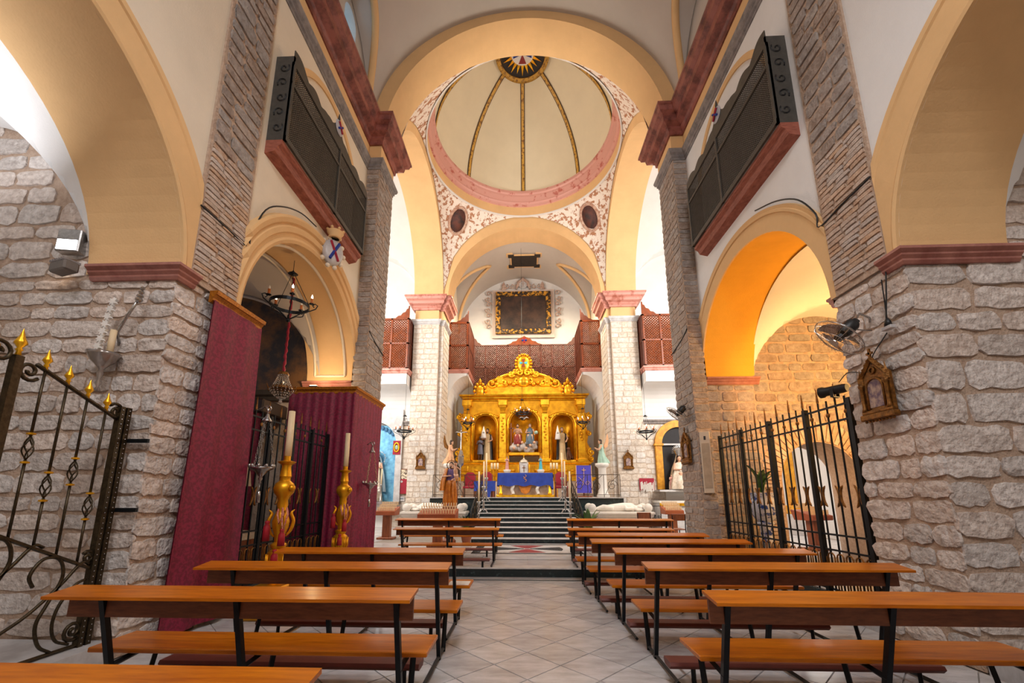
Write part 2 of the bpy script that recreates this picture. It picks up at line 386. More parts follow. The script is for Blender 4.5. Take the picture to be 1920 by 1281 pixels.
# ---------------------------------------------------------------- stair to the sanctuary
st = struct(empty('floor_stair')); RZ = .128; TD = .39
for k in range(10):
    y0 = 12.41+k*TD; z0 = .17+k*RZ; y1 = y0+TD if k < 9 else y0+.6
    b = MB(); b.box(-1.62, 1.62, y0, 16.3, z0-.02, z0+RZ-.020); b.build('riser', darkm, st)
    b = MB(); b.bbox(-1.64, 1.64, y0-.025, y1+.02, z0+RZ-.020, z0+RZ, .004); b.build('tread', whitem, st)
b = MB(); b.box(-3.68, -1.63, 15.95, 23, .1, 1.425).box(1.63, 3.68, 15.95, 23, .1, 1.425).box(-1.63, 1.63, 16.3, 23, .1, 1.425); pf = struct(b.build('floor_sanctuary', darkm))
b = MB(); b.box(-3.68, -1.64, 15.9, 23, 1.425, 1.45).box(1.64, 3.68, 15.9, 23, 1.425, 1.45).box(-1.64, 1.64, 16.3, 23, 1.425, 1.449); b.build('platform_top', whitem, pf)
# ---------------------------------------------------------------- nave side walls
for sx, side in ((-1, 'left'), (1, 'right')):
    mp = lambda u, t, z: (sx*t, u, z)
    b = MB(); archwall(b, mp, -5, 9.05, 4.05, 11.05, [(2.11, 4.05, 2.04), (7.1, 4.05, 1.95)], 4.0, 5.1, 36, 0, 1)
    wl = struct(b.build('wall_nave_'+side, [cream if sx < 0 else white, yellow if sx < 0 else ochre]))
    if sx > 0: wl.data.materials[1] = yellow; wl.data.materials.append(ochre)
    if sx > 0:
        for p in wl.data.polygons:
            if p.material_index == 1 and p.center.y > 4.6: p.material_index = 2
    b = MB(); b.box(*sorted((sx*4.0, sx*5.1)), -5, .07, 0, 4.05); b.build('pier_core', mortar, wl)
    b = MB(); b.box(*sorted((sx*4.02, sx*9.9)), 4.17, 5.13, 0, 4.05); pc = b.build('pier_core', mortar, wl)
    b = MB(); b.box(*sorted((sx*5.1, sx*9.9)), 4.17, 5.13, 4.05, 7.2); b.build('cross_wall', mortar, wl)
    # rubble faces of the near pier
    pr = struct(empty('wall_pier_'+side))
    o1 = (sx*4.02, 4.17, 0)
    if sx < 0:
        masonry(pr, (-9.2, 4.17, 0), (1, 0, 0), (0, -1, 0), 5.2, .18, 4.0, (.17, .26), (.24, .62), ROUGH, .02, .028, seed=3, keep=lambda u, z, l, h: u > 1.3 and not ((u-2.0)**2+(z-1.7)**2 < .85))
        masonry(pr, (-9.2, 4.17, 0), (1, 0, 0), (0, -1, 0), 4.1, 4.0, 6.2, (.18, .28), (.28, .6), ROUGH, .02, .032, seed=5, keep=lambda u, z, l, h: u > 1.3 and (u-2.0)**2+(z-4.1)**2 < 2.05**2)
        masonry(pr, (-4.02, 4.14, 0), (0, 1, 0), (1, 0, 0), 1.02, .05, 4.05, (.16, .26), (.22, .52), ROUGH, .02, .026, seed=4)
        # brick voussoirs of the little passage arch
        for k in range(9):
            a = R(8+k*11); c = V((-7.2+1.15*cos(a), 4.165, 1.7+1.15*sin(a))); u = V((cos(a), 0, sin(a))); t = V((-sin(a), 0, cos(a)))
            mt = M(((u.x*.42, 0, t.x*.06, c.x), (0, .04, 0, c.y), (u.z*.42, 0, t.z*.06, c.z), (0, 0, 0, 1))); link('brick', BRK[k % 6], pr, mt)
    else:
        masonry(pr, (4.0, 4.17, 0), (1, 0, 0), (0, -1, 0), 4.2, .05, 4.0, (.22, .34), (.32, .85), ROUGH, .024, .034, seed=8, tilt=.02)
        masonry(pr, (5.1, 4.17, 0), (1, 0, 0), (0, -1, 0), 3.2, 4.0, 6.2, (.18, .28), (.28, .6), ROUGH, .02, .032, seed=9, keep=lambda u, z, l, h: (u-1.75)**2+(z-4.1)**2 < 1.85**2)
        masonry(pr, (4.02, 4.14, 0), (0, 1, 0), (-1, 0, 0), 1.02, .05, 4.05, (.17, .28), (.22, .5), ROUGH, .024, .03, seed=10, tilt=.02)
    # brick then block strip above, on the nave face
    b = MB(); b.box(*sorted((sx*3.972, sx*4.01)), 4.26, 5.09, 4.05, 11.0); b.build('strip_core', mortar, pr)
    ar = lambda u, z, l, h: True
    masonry(pr, (sx*3.967, 4.285, 0), (0, 1, 0), (-sx, 0, 0), .77, 4.12, 5.95, (.06, .072), (.2, .34), BRK, .022, .012, 'brick', seed=11+sx, keep=ar)
    masonry(pr, (sx*3.967, 4.285, 0), (0, 1, 0), (-sx, 0, 0), .77, 5.95, 10.1, (.15, .27), (.24, .5), GREY, .02, .035, seed=15+sx)
    # archivolts
    prof1 = lambda r0: [(r0, -.0), (r0, .035), (r0+.03, .05), (r0+.06, .035), (r0+.34, .035), (r0+.355, .055), (r0+.42, .055), (r0+.43, 0)]
    def archivolt(name, yc, zs, prof, m_, par, a0=0, a1=pi, n=48, ya=-99, yb=99):
        b = MB(); k = len(prof)
        vs_ = []
        for i in range(n+1):
            a = a0+(a1-a0)*i/n
            for (r, d) in prof:
                y_ = yc+r*cos(a); cl_ = y_ > yb or y_ < ya
                vs_.append((sx*(4.0-(min(d, .03) if cl_ else d)), min(yb, max(ya, y_)), zs+r*sin(a)))
        b.add(vs_, [(i*k+j, (i+1)*k+j, (i+1)*k+j+1, i*k+j+1) for i in range(n) for j in range(k-1)])
        o = b.build(name, m_, par); bm = bmesh.new(); bm.from_mesh(o.data); bmesh.ops.remove_doubles(bm, verts=bm.verts, dist=.0008); bmesh.ops.dissolve_degenerate(bm, edges=bm.edges, dist=.0008); bmesh.ops.recalc_face_normals(bm, faces=bm.faces); bm.to_mesh(o.data); bm.free(); return o
    archivolt('archivolt', 2.11, 4.05, prof1(2.04), yellow, wl, yb=4.28)
    if sx > 0: archivolt('archivolt', 7.1, 4.05, [(1.95, 0), (1.95, .03), (2.22, .03), (2.23, .055), (2.27, .06), (2.28, .045), (2.33, .06), (2.34, 0)], yellow, wl, ya=5.06, yb=8.95)
    else: archivolt('archivolt', 7.1, 4.05, [(1.95, 0), (1.95, .03), (2.0, .05), (2.05, .03), (2.10, .03), (2.12, .07), (2.2, .08), (2.25, .05), (2.27, .09), (2.34, .11), (2.38, .1), (2.4, 0)], yellow, wl, ya=5.02, yb=8.95)
    if sx < 0:
        for x_ in (4.2, 4.9):
            b = MB(); b.tube([(-x_, 7.1+1.93*cos(R(6+168*k/40)), 4.05+1.93*sin(R(6+168*k/40))) for k in range(41)], .03, 6); b.build('soffit_moulding', cream, wl, smooth=True)
        for a_ in (R(6), R(174)):
            b = MB(); b.tube([(-4.2, 7.1+1.93*cos(a_), 4.05+1.93*sin(a_)), (-4.9, 7.1+1.93*cos(a_), 4.05+1.93*sin(a_))], .03, 6); b.build('soffit_moulding', cream, wl)
    # imposts
    ip = [(0, 0), (.03, 0), (.05, .03), (.05, .05), (.08, .08), (.08, .10), (.12, .13), (.12, .16), (0, .16)]
    b = MB(); q = 1/sqrt(2)
    b.sweep([(a, z) for a, z in ip], [((sx*(5.0 if sx < 0 else 5.15), 4.15, 3.95), (0, -1, 0)), ((sx*4.0, 4.15, 3.95), (-sx, -1, 0)), ((sx*4.0, 4.36, 3.95), (-sx, 0, 0))]); b.build('impost', impm, wl)
    b = MB(); b.sweep(ip, [((sx*5.15, 9.03, 3.95), (0, -1, 0)), ((sx*4.0, 9.03, 3.95), (0, -1, 0))]); b.build('impost', impm, wl)
    if sx > 0:
        b = MB(); b.sweep(ip, [((sx*4.0, 5.15, 3.95), (0, 1, 0)), ((sx*5.15, 5.15, 3.95), (0, 1, 0))]); b.build('impost', impm, wl)
    # grey string course, yellow band, red cornice (run round the crossing pier)
    xo = 3.68
    path = [((sx*4, -5, 0), (-sx, 0, 0)), ((sx*4, 8.95, 0), (-sx, -1, 0)), ((sx*xo, 8.95, 0), (-sx, -1, 0)), ((sx*xo, 9.95, 0), (-sx, 1, 0)), ((sx*5.05, 9.95, 0), (0, 1, 0))]
    gp = [(0, 0), (.02, 0), (.02, .05), (.05, .07), (.05, .12), (.09, .16), (.11, .22), (.11, .26), (0, .26)]
    rp = [(0, 0), (.04, 0), (.05, .1), (.09, .14), (.09, .2), (.22, .26), (.24, .36), (.24, .4), (.33, .46), (.36, .56), (.39, .58), (.39, .64), (0, .64)]
    b = MB(); b.sweep(gp, [((p[0], p[1], 9.70), o) for p, o in path]); struct(b.build('trim_string_'+side, greym))
    b = MB(); b.sweep(rp, [((p[0], p[1], 10.41), o) for p, o in path]); struct(b.build('trim_cornice_'+side, redm))
    b = MB(); b.box(*sorted((sx*3.99, sx*4.01)), -5, 8.95, 9.96, 10.41); b.build('frieze', yellow, wl)
    # blind arch over the gallery
    archivolt('blind_arch', 7.0, 8.2, [(1.30, 0), (1.30, .03), (1.42, .03), (1.42, 0)], yellow, wl)
    # ---- crossing pier near (P1)
    b = MB(); b.box(*sorted((sx*xo, sx*5.05)), 9.05, 9.95, 0, 9.7).box(*sorted((sx*xo, sx*4.0)), 8.95, 9.05, 0, 9.7); 
    p1 = struct(b.build('wall_crossing_pier_'+side, mortar))
    b = MB(); b.box(*sorted((sx*xo, sx*5.05)), 8.96, 9.94, 9.7, 11.0); b.build('pier_head', yellow, p1)
    masonry(p1, (sx*xo, 8.95, 0), (0, 1, 0), (-sx, 0, 0), 1.0, .2, 9.7, (.13, .21), (.18, .5), GREY, .018, .018, seed=30+sx, limit=220)
    masonry(p1, (min(sx*xo, sx*4.0), 8.95, 0), (1, 0, 0), (0, -1, 0), .32, .2, 9.7, (.1, .2), (.3, .34), GREY, .018, .016, seed=34+sx)
    if sx > 0: masonry(p1, (4.0, 9.05, 0), (1, 0, 0), (0, -1, 0), 1.05, .2, 3.95, (.19, .26), (.25, .5), GREY, .03, .03, seed=37)
    # ---- far crossing pier (P2)
    b = MB(); b.box(*sorted((sx*3.86, sx*5.02)), 17.4, 18.2, 0, 9.15).box(*sorted((sx*3.68, sx*5.0)), 17.55, 18.9, 0, 9.15); p2 = struct(b.build('wall_chancel_pier_'+side, pmortar))
    b = MB(); b.box(*sorted((sx*3.90, sx*4.98)), 17.43, 18.2, 9.15, 10.6).box(*sorted((sx*3.72, sx*4.9)), 17.58, 18.86, 9.15, 10.6); b.build('pier_head', yellow, p2)
    masonry(p2, (min(sx*3.86, sx*5.02), 17.4, 0), (1, 0, 0), (0, -1, 0), 1.16, .2, 9.15, (.2, .3), (.22, .55), ASH, .015, .02, seed=44+sx, limit=200)
    masonry(p2, (sx*3.68, 17.55, 0), (0, 1, 0), (-sx, 0, 0), 1.35, 1.45, 9.15, (.2, .3), (.3, .5), ASH, .014, .02, seed=48+sx, limit=140)
    masonry(p2, (min(sx*3.68, sx*3.86), 17.55, 0), (1, 0, 0), (0, -1, 0), .18, 1.45, 9.15, (.2, .3), (.2, .22), ASH, .012, .018, seed=50+sx)
    pth = [((sx*5.02, 18.2, 0), (sx, 0, 0)), ((sx*5.02, 17.4, 0), (sx, -1, 0)), ((sx*3.86, 17.4, 0), (-sx, -1, 0)), ((sx*3.86, 17.55, 0), (0, -1, 0)), ((sx*3.68, 17.55, 0), (-sx, -1, 0)), ((sx*3.68, 18.9, 0), (-sx, 0, 0))]
    b = MB(); b.sweep([(a, z*.9) for a, z in gp], [((p[0], p[1], 9.15), o) for p, o in pth]); b.build('string_moulding', whitem, p2)
    b = MB(); b.sweep([(a, z*.95) for a, z in rp], [((p[0], p[1], 9.85), o) for p, o in pth]); b.build('capital', capm, p2)
# ---------------------------------------------------------------- bay vaults of the aisles
def groin(name, xc, rx, yc, ry, zs, m_, n=36, x0=None, x1=None, y0=None, y1=None, kx=1, ky=1):
    x0 = xc-rx if x0 is None else x0; x1 = xc+rx if x1 is None else x1; y0 = yc-ry if y0 is None else y0; y1 = yc+ry if y1 is None else y1
    def f(u, v):
        x = x0+(x1-x0)*(.5-.5*cos(pi*u)); y = y0+(y1-y0)*(.5-.5*cos(pi*v))
        return (x, y, zs+max(kx*sqrt(max(0, rx*rx-(x-xc)**2)), ky*sqrt(max(0, ry*ry-(y-yc)**2))))
    b = MB(); b.grid(n, n, f); return struct(b.build(name, m_, smooth=True, angle=25))
groin('ceiling_aisle', -7.2, 2.1, 2.11, 2.04, 4.1, white); groin('ceiling_aisle', 6.85, 1.78, 2.11, 2.04, 4.1, white)
groin('ceiling_chapel', -7.3, 2.5, 7.1, 1.97, 3.9, vaultw, ky=1.05); groin('ceiling_chapel', 6.62, 1.55, 7.1, 1.97, 4.0, white)
# chapel end walls at the crossing side
b = MB(); mpx = lambda u, t, z: (u, t, z)
archwall(b, mpx, 5.0, 9.9, .17, 7.2, [(6.25, 1.85, .82)], 9.07, 9.95, 20, 0, 1)
# the opening goes down to the floor
wr = struct(b.build('wall_chapel_right', [mortar, brickm]))
# remove the strip below the spring of the passage: rebuilt with jambs
masonry(wr, (5.05, 9.07, 0), (1, 0, 0), (0, -1, 0), 4.0, .2, 5.6, (.2, .27), (.3, .62), GREY, .03, .04, seed=70, keep=lambda u, z, l, h: (u-1.57)**2+max(0, z-4.0)**2 < 1.6**2 and not (abs(u-1.2) < 1.2 and z < 1.9) and not ((u-1.2)**2+(z-1.85)**2 < 1.27**2))
for k in range(30):
    a = pi*(k+.5)/30; c = V((6.25+1.05*cos(a), 9.065, 1.85+1.05*sin(a))); u = V((cos(a), 0, sin(a))); t = V((-sin(a), 0, cos(a)))
    link('brick', BRK[k % 6], wr, M(((u.x*.44, 0, t.x*.085, c.x), (0, .035, 0, c.y), (u.z*.44, 0, t.z*.085, c.z), (0, 0, 0, 1))))
for k in range(22):
    for x0 in (5.2, 7.3): link('brick', BRK[k % 6], wr, M(((.40, 0, 0, x0), (0, .035, 0, 9.065), (0, 0, .062, .24+k*.075), (0, 0, 0, 1))))
b = MB(); b.box(-9.9, -5.0, 9.07, 9.95, .17, 7.2); wlc = struct(b.build('wall_chapel_left', pmortar))
for sx in (-1, 1):
    b = MB(); b.box(*sorted((sx*9.3, sx*9.9)), -5, 9.95, 0, 7.2); struct(b.build('wall_aisle_'+('left' if sx < 0 else 'right'), cream))
    b = MB(); b.box(*sorted((sx*5.0, sx*9.9)), -.4, .07, 0, 7.2); struct(b.build('wall_aisle_end_'+('left' if sx < 0 else 'right'), cream))
# ---------------------------------------------------------------- nave vault with lunettes
HX, RISE, ZV = 3.97, 3.6, 11.04
lun = [(7.0, 1.55), (2.6, 1.55), (-1.8, 1.55)]
def zmain(x): return ZV+RISE*sqrt(max(0, 1-(x/HX)**2))
def zlun(y): return max([ZV+.05+1.75*sqrt(max(0, 1-((y-c)/r)**2)) if abs(y-c) < r else 0 for c, r in lun])
def fv(u, v):
    x = -HX*cos(pi*u); y = -5+13.97*v; return (x, y, max(zmain(x), zlun(y)))
b = MB(); b.grid(80, 150, fv); struct(b.build('ceiling_nave', vaultw, smooth=True, angle=20))
for sx in (-1, 1):
    for c, r in lun[:2]:
        pts = []
        for i in range(31):
            y = c-r+2*r*i/30; z = zlun(min(max(y, c-r+1e-4), c+r-1e-4)); t = min(1, max(0, (z-ZV)/RISE)); pts.append((sx*(HX*sqrt(1-t*t)-.02), y, z-.03))
        b = MB(); b.tube(pts, .085, 6); b.build('rib', yellow, bpy.data.objects['ceiling_nave'], smooth=True)
    # clerestory wall with window
    mp = lambda u, t, z: (sx*t, u, z); side = 'left' if sx < 0 else 'right'
    b = MB(); archwall(b, mp, -5, 9, 11.04, 14, [(7.4, 12.3, .3)] if sx < 0 else [], 3.98, 4.5, 16, 0, 0); cw = b.build('clerestory', vaultw, bpy.data.objects['wall_nave_'+side])
    if sx < 0:
        b = MB(); b.box(-4.27, -4.25, 7.1, 7.7, 12.0, 12.7); wn = struct(b.build('window_1', mat('window glass', srgb(150, 200, 235), .1, emit=2.2)))
        b = MB(); b.box(-4.24, -4.20, 7.38, 7.42, 12.1, 12.6); b.build('window_frame', iron, wn)
b = MB(); b.box(-5.1, 5.1, -5.4, -5, 0, 15); struct(b.build('wall_back', cream))
# ---------------------------------------------------------------- crossing arches
ZC = 10.72
def bigarch(name, mp, uc, zs, r, u0, u1, z0, z1, t0, t1, m_, n=48):
    b = MB(); archwall(b, mp, u0, u1, z0, z1, [(uc, zs, r)], t0, t1, n, 0, 1); return struct(b.build(name, m_))
mx = lambda u, t, z: (u, t, z)
ta = bigarch('wall_triumphal_arch', mx, 0, ZC, 3.66, -5.05, 5.05, ZC, 15.2, 8.97, 9.95, [yellow, yellow])
ca = bigarch('wall_chancel_arch', mx, 0, 10.5, 3.5, -5.0, 5.0, 10.5, 15.2, 17.42, 18.6, [yellow, yellow])
CY = 13.68; HC = 3.72
for sx in (-1, 1):
    la = bigarch('wall_lateral_arch_'+('left' if sx < 0 else 'right'), lambda u, t, z: (sx*t, u, z), CY, 10.5, 3.66, 9.95, 17.42, 10.5, 15.2, HC, 5.05, [yellow, yellow])
# pendentives: a sphere trimmed by the four arches
RS = HC*sqrt(2); ZP = 10.82
pend = mat('painted pendentive', srgb(232, 220, 208), .85, c2=srgb(172, 120, 88), scale=5.5, detail=4, mixlo=.52, mixhi=.56)
for k in range(4):
    def fp(u, v):
        ph = R(45+90*k-45)+R(90)*u; m_ = max(abs(cos(ph)), abs(sin(ph))); rmax = HC/m_
        zlo = ZP+sqrt(max(0, RS*RS-rmax*rmax)); z = zlo+(ZP+HC-zlo)*v; r = sqrt(max(0, RS*RS-(z-ZP)**2))-.02
        return (r*cos(ph), CY+r*sin(ph), z)
    b = MB(); b.grid(28, 14, fp); pd = struct(b.build('wall_pendentive', pend, smooth=True))
# drum ring, dome, ribs
b = MB(); b.lathe([(HC-.05, 14.5), (HC-.06, 15.05)], 96, (0, CY, 0), caps=False); drum = struct(b.build('wall_drum', yellow, smooth=True))
b = MB(); b.lathe([(HC-.02, 14.5), (HC-.07, 14.51), (HC-.07, 14.57), (HC-.05, 14.58)], 96, (0, CY, 0), caps=False); b.build('drum_band', white, drum, angle=35)
b = MB(); b.lathe([(HC-.05, 15.0), (HC-.12, 15.02), (HC-.14, 15.12), (HC-.18, 15.17), (HC-.18, 15.28), (HC-.25, 15.38), (HC-.26, 15.5), (HC-.31, 15.56), (HC-.32, 15.68), (HC-.1, 15.7)], 96, (0, CY, 0), caps=False); struct(b.build('trim_dome_cornice', pinkm, angle=35))
RD = 3.5; ZD = 15.66
b = MB(); b.lathe([(RD*cos(t*pi/2/24), ZD+RD*1.1*sin(t*pi/2/24)) for t in range(25)], 96, (0, CY, 0), caps=False); dome = struct(b.build('ceiling_dome', mat('dome plaster', srgb(230, 218, 190), .85, var=.03, scale=1), smooth=True))
rib_m = mat('painted rib', srgb(206, 160, 70), .6, c2=srgb(130, 88, 44), scale=9, detail=3, mixlo=.5, mixhi=.62)
rib_e = mat('rib edge', srgb(84, 58, 40), .7)
for k in range(8):
    a = pi/2+k*pi/4; bR = MB(); bE = MB()
    def fr(rr, w_):
        return lambda u, v: (lambda th: (rr*cos(th)*cos(a)-(v-.5)*w_*sin(a), CY+rr*cos(th)*sin(a)+(v-.5)*w_*cos(a), ZD+rr*1.1*sin(th)))(R(1)+R(72)*u)
    bE.grid(24, 2, fr(RD-.03, .19)); r_ = bE.build('rib', rib_e, dome, smooth=True)
    bR.grid(24, 2, fr(RD-.045, .12)); bR.build('rib_face', rib_m, r_, smooth=True)
# oculus boss: ring, dark field, rays, cross
zo = ZD+RD*1.1
b = MB(); b.lathe([(1.08, zo-.42), (1.10, zo-.36), (.9, zo-.30), (.88, zo-.38)], 48, (0, CY, 0), caps=False); oc = b.build('boss_ring', rib_m, dome, smooth=True)
b = MB(); b.lathe([(.92, zo-.34), (.45, zo-.20), (.001, zo-.18)], 48, (0, CY, 0), caps=False); b.build('boss_field', mat('dark boss', srgb(44, 38, 36), .7), dome)
for k in range(20):
    a = 2*pi*k/20; p = lambda r, d, z: (r*cos(a)-d*sin(a), CY+r*sin(a)+d*cos(a), z)
    b = MB(); b.add([p(.44, .065, zo-.23), p(.44, -.065, zo-.23), p(.84 if k % 2 else .76, 0, zo-.335)], [(0, 1, 2)]); b.build('ray', brightgold, dome)
b = MB(); b.lathe([(.46, zo-.245), (.001, zo-.24)], 32, (0, CY, 0), caps=False); b.build('boss_centre', white, dome)
for k in range(4):
    a = k*pi/2; q = [(.02, .05), (-.02, .05), (-.16, .38), (.16, .38)]
    b = MB(); b.prism([(x*cos(a)-y*sin(a), x*sin(a)+y*cos(a)) for x, y in q], lambda x, y: (x, CY+y, zo-.25), lambda x, y: (x, CY+y, zo-.26)); b.build('boss_cross_arm', inred if k % 2 == 0 else bluecloth, dome)
# ---------------------------------------------------------------- transepts
for sx in (-1, 1):
    side = 'left' if sx < 0 else 'right'
    b = MB(); b.box(*sorted((sx*5.0, sx*10)), 18.2, 18.6, 0, 15.5); tw = struct(b.build('wall_transept_'+side, white))
    b = MB(); b.box(*sorted((sx*9.8, sx*10)), 9.9, 18.6, 0, 15.5); b.build('end_wall', white, tw)
    b = MB(); b.box(*sorted((sx*5.0, sx*6.0)), 18.185, 18.2, .17, 4.62); b.build('ashlar_bed', pmortar, tw)
    masonry(tw, (min(sx*5.02, sx*5.98), 18.185, 0), (1, 0, 0), (0, -1, 0), .96, .2, 4.6, (.2, .3), (.25, .5), ASH, .014, .02, seed=90+sx)
    b = MB(); b.sweep([(0, 0), (.05, .02), (.07, .1), (.12, .14), (.12, .2), (0, .2)], [((sx*5.0, 18.19, 4.62), (0, -1, 0)), ((sx*9.8, 18.19, 4.62), (0, -1, 0))]); b.build('wall_cornice', greym, tw)
    b = MB(); b.box(*sorted((sx*5.05, sx*10)), 9.75, 9.95, 7.2, 15.5); b.build('inner_wall', white, tw)
    g_ = groin('ceiling_transept_'+side, sx*7.42, 2.4, CY+.55, 4.0, 10.6, white)
    # yellow wall-rib of the transept vault
    pts = [(sx*(7.42+2.36*cos(a)), 18.16, 10.6+2.36*sin(a)*1.35) for a in [pi*i/24 for i in range(25)]]
    b = MB(); b.tube(pts, .09, 6); b.build('rib', yellow, g_, smooth=True)
# ---------------------------------------------------------------- chancel
b = MB(); b.box(-4.6, -3.7, 18.6, 22.6, 0, 14.6).box(3.7, 4.6, 18.6, 22.6, 0, 14.6); cwl = struct(b.build('wall_chancel_sides', cream))
b = MB(); b.box(-4.6, 4.6, 22.2, 22.6, 0, 15); cb = struct(b.build('wall_chancel_end', white))
def fch(u, v):
    x = -3.72*cos(pi*u); y = 18.55+3.7*v; yl = (y-20.0)/1.75
    return (x, y, 10.5+max(3.55*sqrt(max(0, 1-(x/3.72)**2)), (3.1*(1-abs(yl)**1.35) if abs(yl) < 1 else 0)))
b = MB(); b.grid(60, 50, fch); cc = struct(b.build('ceiling_chancel', vaultw, smooth=True, angle=20))
for sx in (-1, 1):
    pts = []
    for i in range(25):
        yl = -1+2*i/24; z = 3.1*(1-abs(yl)**1.35); x = 3.72*sqrt(max(0, 1-(z/3.55)**2)); pts.append((sx*(x-.02), 20.0+1.75*yl, 10.5+z-.03))
    b = MB(); b.tube(pts, .08, 6); b.build('rib', yellow, cc, smooth=True)

b = MB(); b.box(-10.4, 10.4, -5.6, 23, 20, 20.3).box(-10.4, -10.1, -5.6, 23, 0, 20).box(10.1, 10.4, -5.6, 23, 0, 20).box(-10.4, 10.4, 22.7, 23, 0, 20).box(-10.4, 10.4, -5.6, -5.4, 0, 20); struct(b.build('ceiling_sky_block', vaultw))  # unseen shell added around the building to shut out sky light
# ================================================================ PEWS
PEWTOP = mat('pew top varnish', srgb(206, 118, 12), .3, c2=srgb(166, 84, 4), scale=2.0, stretch=(1.3, 16, 16), coat=.08, spec=.3)
KNEEL = mat('red brown vinyl', srgb(110, 50, 40), .5, var=.12)
def pew(x0, x1, yf, z, label, group, ins=.13):
    W = x1-x0; t = thing('pew', label, 'pew', ((x0+x1)/2, yf-.03, z), 0, group); h = W/2
    b = MB(); b.prism([(-.19, .865), (.03, .895), (.03, .915), (-.19, .885)], lambda y, zz: (-h, y, zz), lambda y, zz: (h, y, zz)); b.build('shelf', PEWTOP, t)
    b = MB(); b.box(-h+.02, h-.02, -.02, .005, .715, .885); b.build('backrest', darkwood, t)
    b = MB(); b.bbox(-h+.01, h+.04, .18, .57, .415, .45, .006); b.build('seat', PEWTOP, t)
    for x in (-h+ins, 0, h-.13):
        b = MB(); b.prism([(x-.018, -.065), (x+.018, -.065), (x+.018, -.025), (x-.018, -.025)], lambda u, v: (u, v+.24, 0), lambda u, v: (u, v, .88)); b.build('post', iron, t)
        b = MB(); b.bar((x, .08, .36), (x, .5, .405), .03); b.build('seat_bracket', iron, t)
        b = MB(); b.bar((x, .50, .41), (x, .40, 0), .032); b.build('leg', iron, t)
        b = MB(); b.bar((x, -.42, .03), (x, .40, .03), .026); b.build('foot_bar', iron, t)
    for x in (-h+.26, h-.3):
        b = MB(); b.bar((x, -.40, .0), (x, -.40, .15), .028).bar((x, -.40, .145), (x, -.05, .06), .02); b.build('kneeler_leg', iron, t)
    b = MB(); k0, k1 = -h+.05, h-.16
    prof = [(.06, 0), (.09, .03), (.075, .055), (-.075, .055), (-.09, .03), (-.06, 0)]
    b.prism([(-.40+a, .15+c) for a, c in prof], lambda y, zz: (k0, y, zz), lambda y, zz: (k1, y, zz)); b.build('kneeler', KNEEL, t, angle=50)
    return t
G = 'pews along the aisle'
L5 = 'varnished wooden pew left of the aisle, '
R5 = 'varnished wooden pew right of the aisle, '
pew(-3.25, -.82, 1.66, 0, L5+'nearest, cut by the bottom edge', G, .28)
pew(-3.28, -.80, 3.01, 0, L5+'second from the viewer', G, .28)
pew(-3.14, -.76, 4.12, 0, L5+'beside the tall crimson curtain, third from the viewer', G, .28)
pl3 = pew(-3.03, -.78, 5.2, 0, L5+'with a white sheet on its seat', G, .28)
pew(-2.74, -.58, 8.78, .172, L5+'just above the dark step', G).scale = (1, 1, .78)
pew(-3.13, -.62, 10.15, .172, L5+'farthest, before the votive candle stand', G).scale = (1, 1, .9)
pew(1.14, 3.5, 3.02, 0, R5+'nearest to the viewer', G)
pew(1.07, 3.44, 4.24, 0, R5+'second from the viewer', G)
pew(1.01, 3.30, 5.3, 0, R5+'third from the viewer', G)
pew(.90, 3.14, 6.36, 0, R5+'fourth from the viewer', G)
pew(.84, 2.98, 7.36, 0, R5+'fifth from the viewer', G)
pew(.82, 2.92, 8.78, .172, R5+'sixth, just above the dark step', G).scale = (1, 1, .78)
pew(.94, 3.4, 10.15, .172, R5+'farthest, before the white tomb', G).scale = (1, 1, .9)
b = MB(); b.box(-1.02, -.76, 5.38, 5.62, .4505, .4525); tag(b.build('paper_sheet', mat('paper', srgb(236, 232, 228), .8)), 'white paper sheet lying on a pew seat end', 'paper')
# ================================================================ IRON GATE, LEFT
def ringpts(c, r, a0, a1, n, pl): return [pl(c[0]+r*cos(a0+(a1-a0)*i/n), c[1]+r*sin(a0+(a1-a0)*i/n)) for i in range(n+1)]
def scroll(c, r0, r1, a0, turns, n, pl): # spiral from r0 to r1
    return [pl(c[0]+(r0+(r1-r0)*i/n)*cos(a0+turns*2*pi*i/n), c[1]+(r0+(r1-r0)*i/n)*sin(a0+turns*2*pi*i/n)) for i in range(n+1)]
FIN = [(.0, 0), (.016, .005), (.012, .03), (.02, .04), (.012, .055), (.034, .085), (.03, .10), (.016, .13), (.0, .19)]
gt = thing('iron_gate', 'bronzed wrought iron gate leaf with gilt spear finials before the rubble pier', 'gate', (-4.2, 4.05, .17))
pl = lambda y, z: (0, y, z)
for yy_, w_ in ((-.005, .05), (-.075, .045)):
    b = MB(); b.box(-.03, .03, yy_-w_/2, yy_+w_/2, 0, 2.27); p_ = b.build('post', bronze, gt)
    b = MB()
    for k in range(46): b.ball((.031, yy_, .03+k*.049), .007, 4)
    s_ = b.build('studs', silver, p_); s_['kind'] = 'stuff'
top = lambda y: 2.13+.34*min(1, max(0, (-y-.08)/.78))
b = MB(); b.tube([(0, -.1-.76*i/14, top(-.1-.76*i/14)) for i in range(15)], .018, 6); b.build('top_rail', bronze, gt, smooth=True)
low = lambda y: .70+.48*(-y-.1)
b = MB(); b.tube([(0, -.08, low(-.08)), (0, -1.9, low(-1.9))], .017, 5); b.build('middle_rail', bronze, gt)
b = MB(); b.tube([(0, 0, .02), (0, -1.9, .02)], .018, 4); b.build('bottom_rail', bronze, gt)
b = MB(); b.box(-.028, .028, -1.03, -.97, 0, 2.5); b.build('post', bronze, gt)
b = MB(); b.lathe([(r*1.25, z*1.25+2.5) for r, z in FIN], 8, (0, -1.0, 0)); b.build('finial', brightgold, gt, smooth=True)
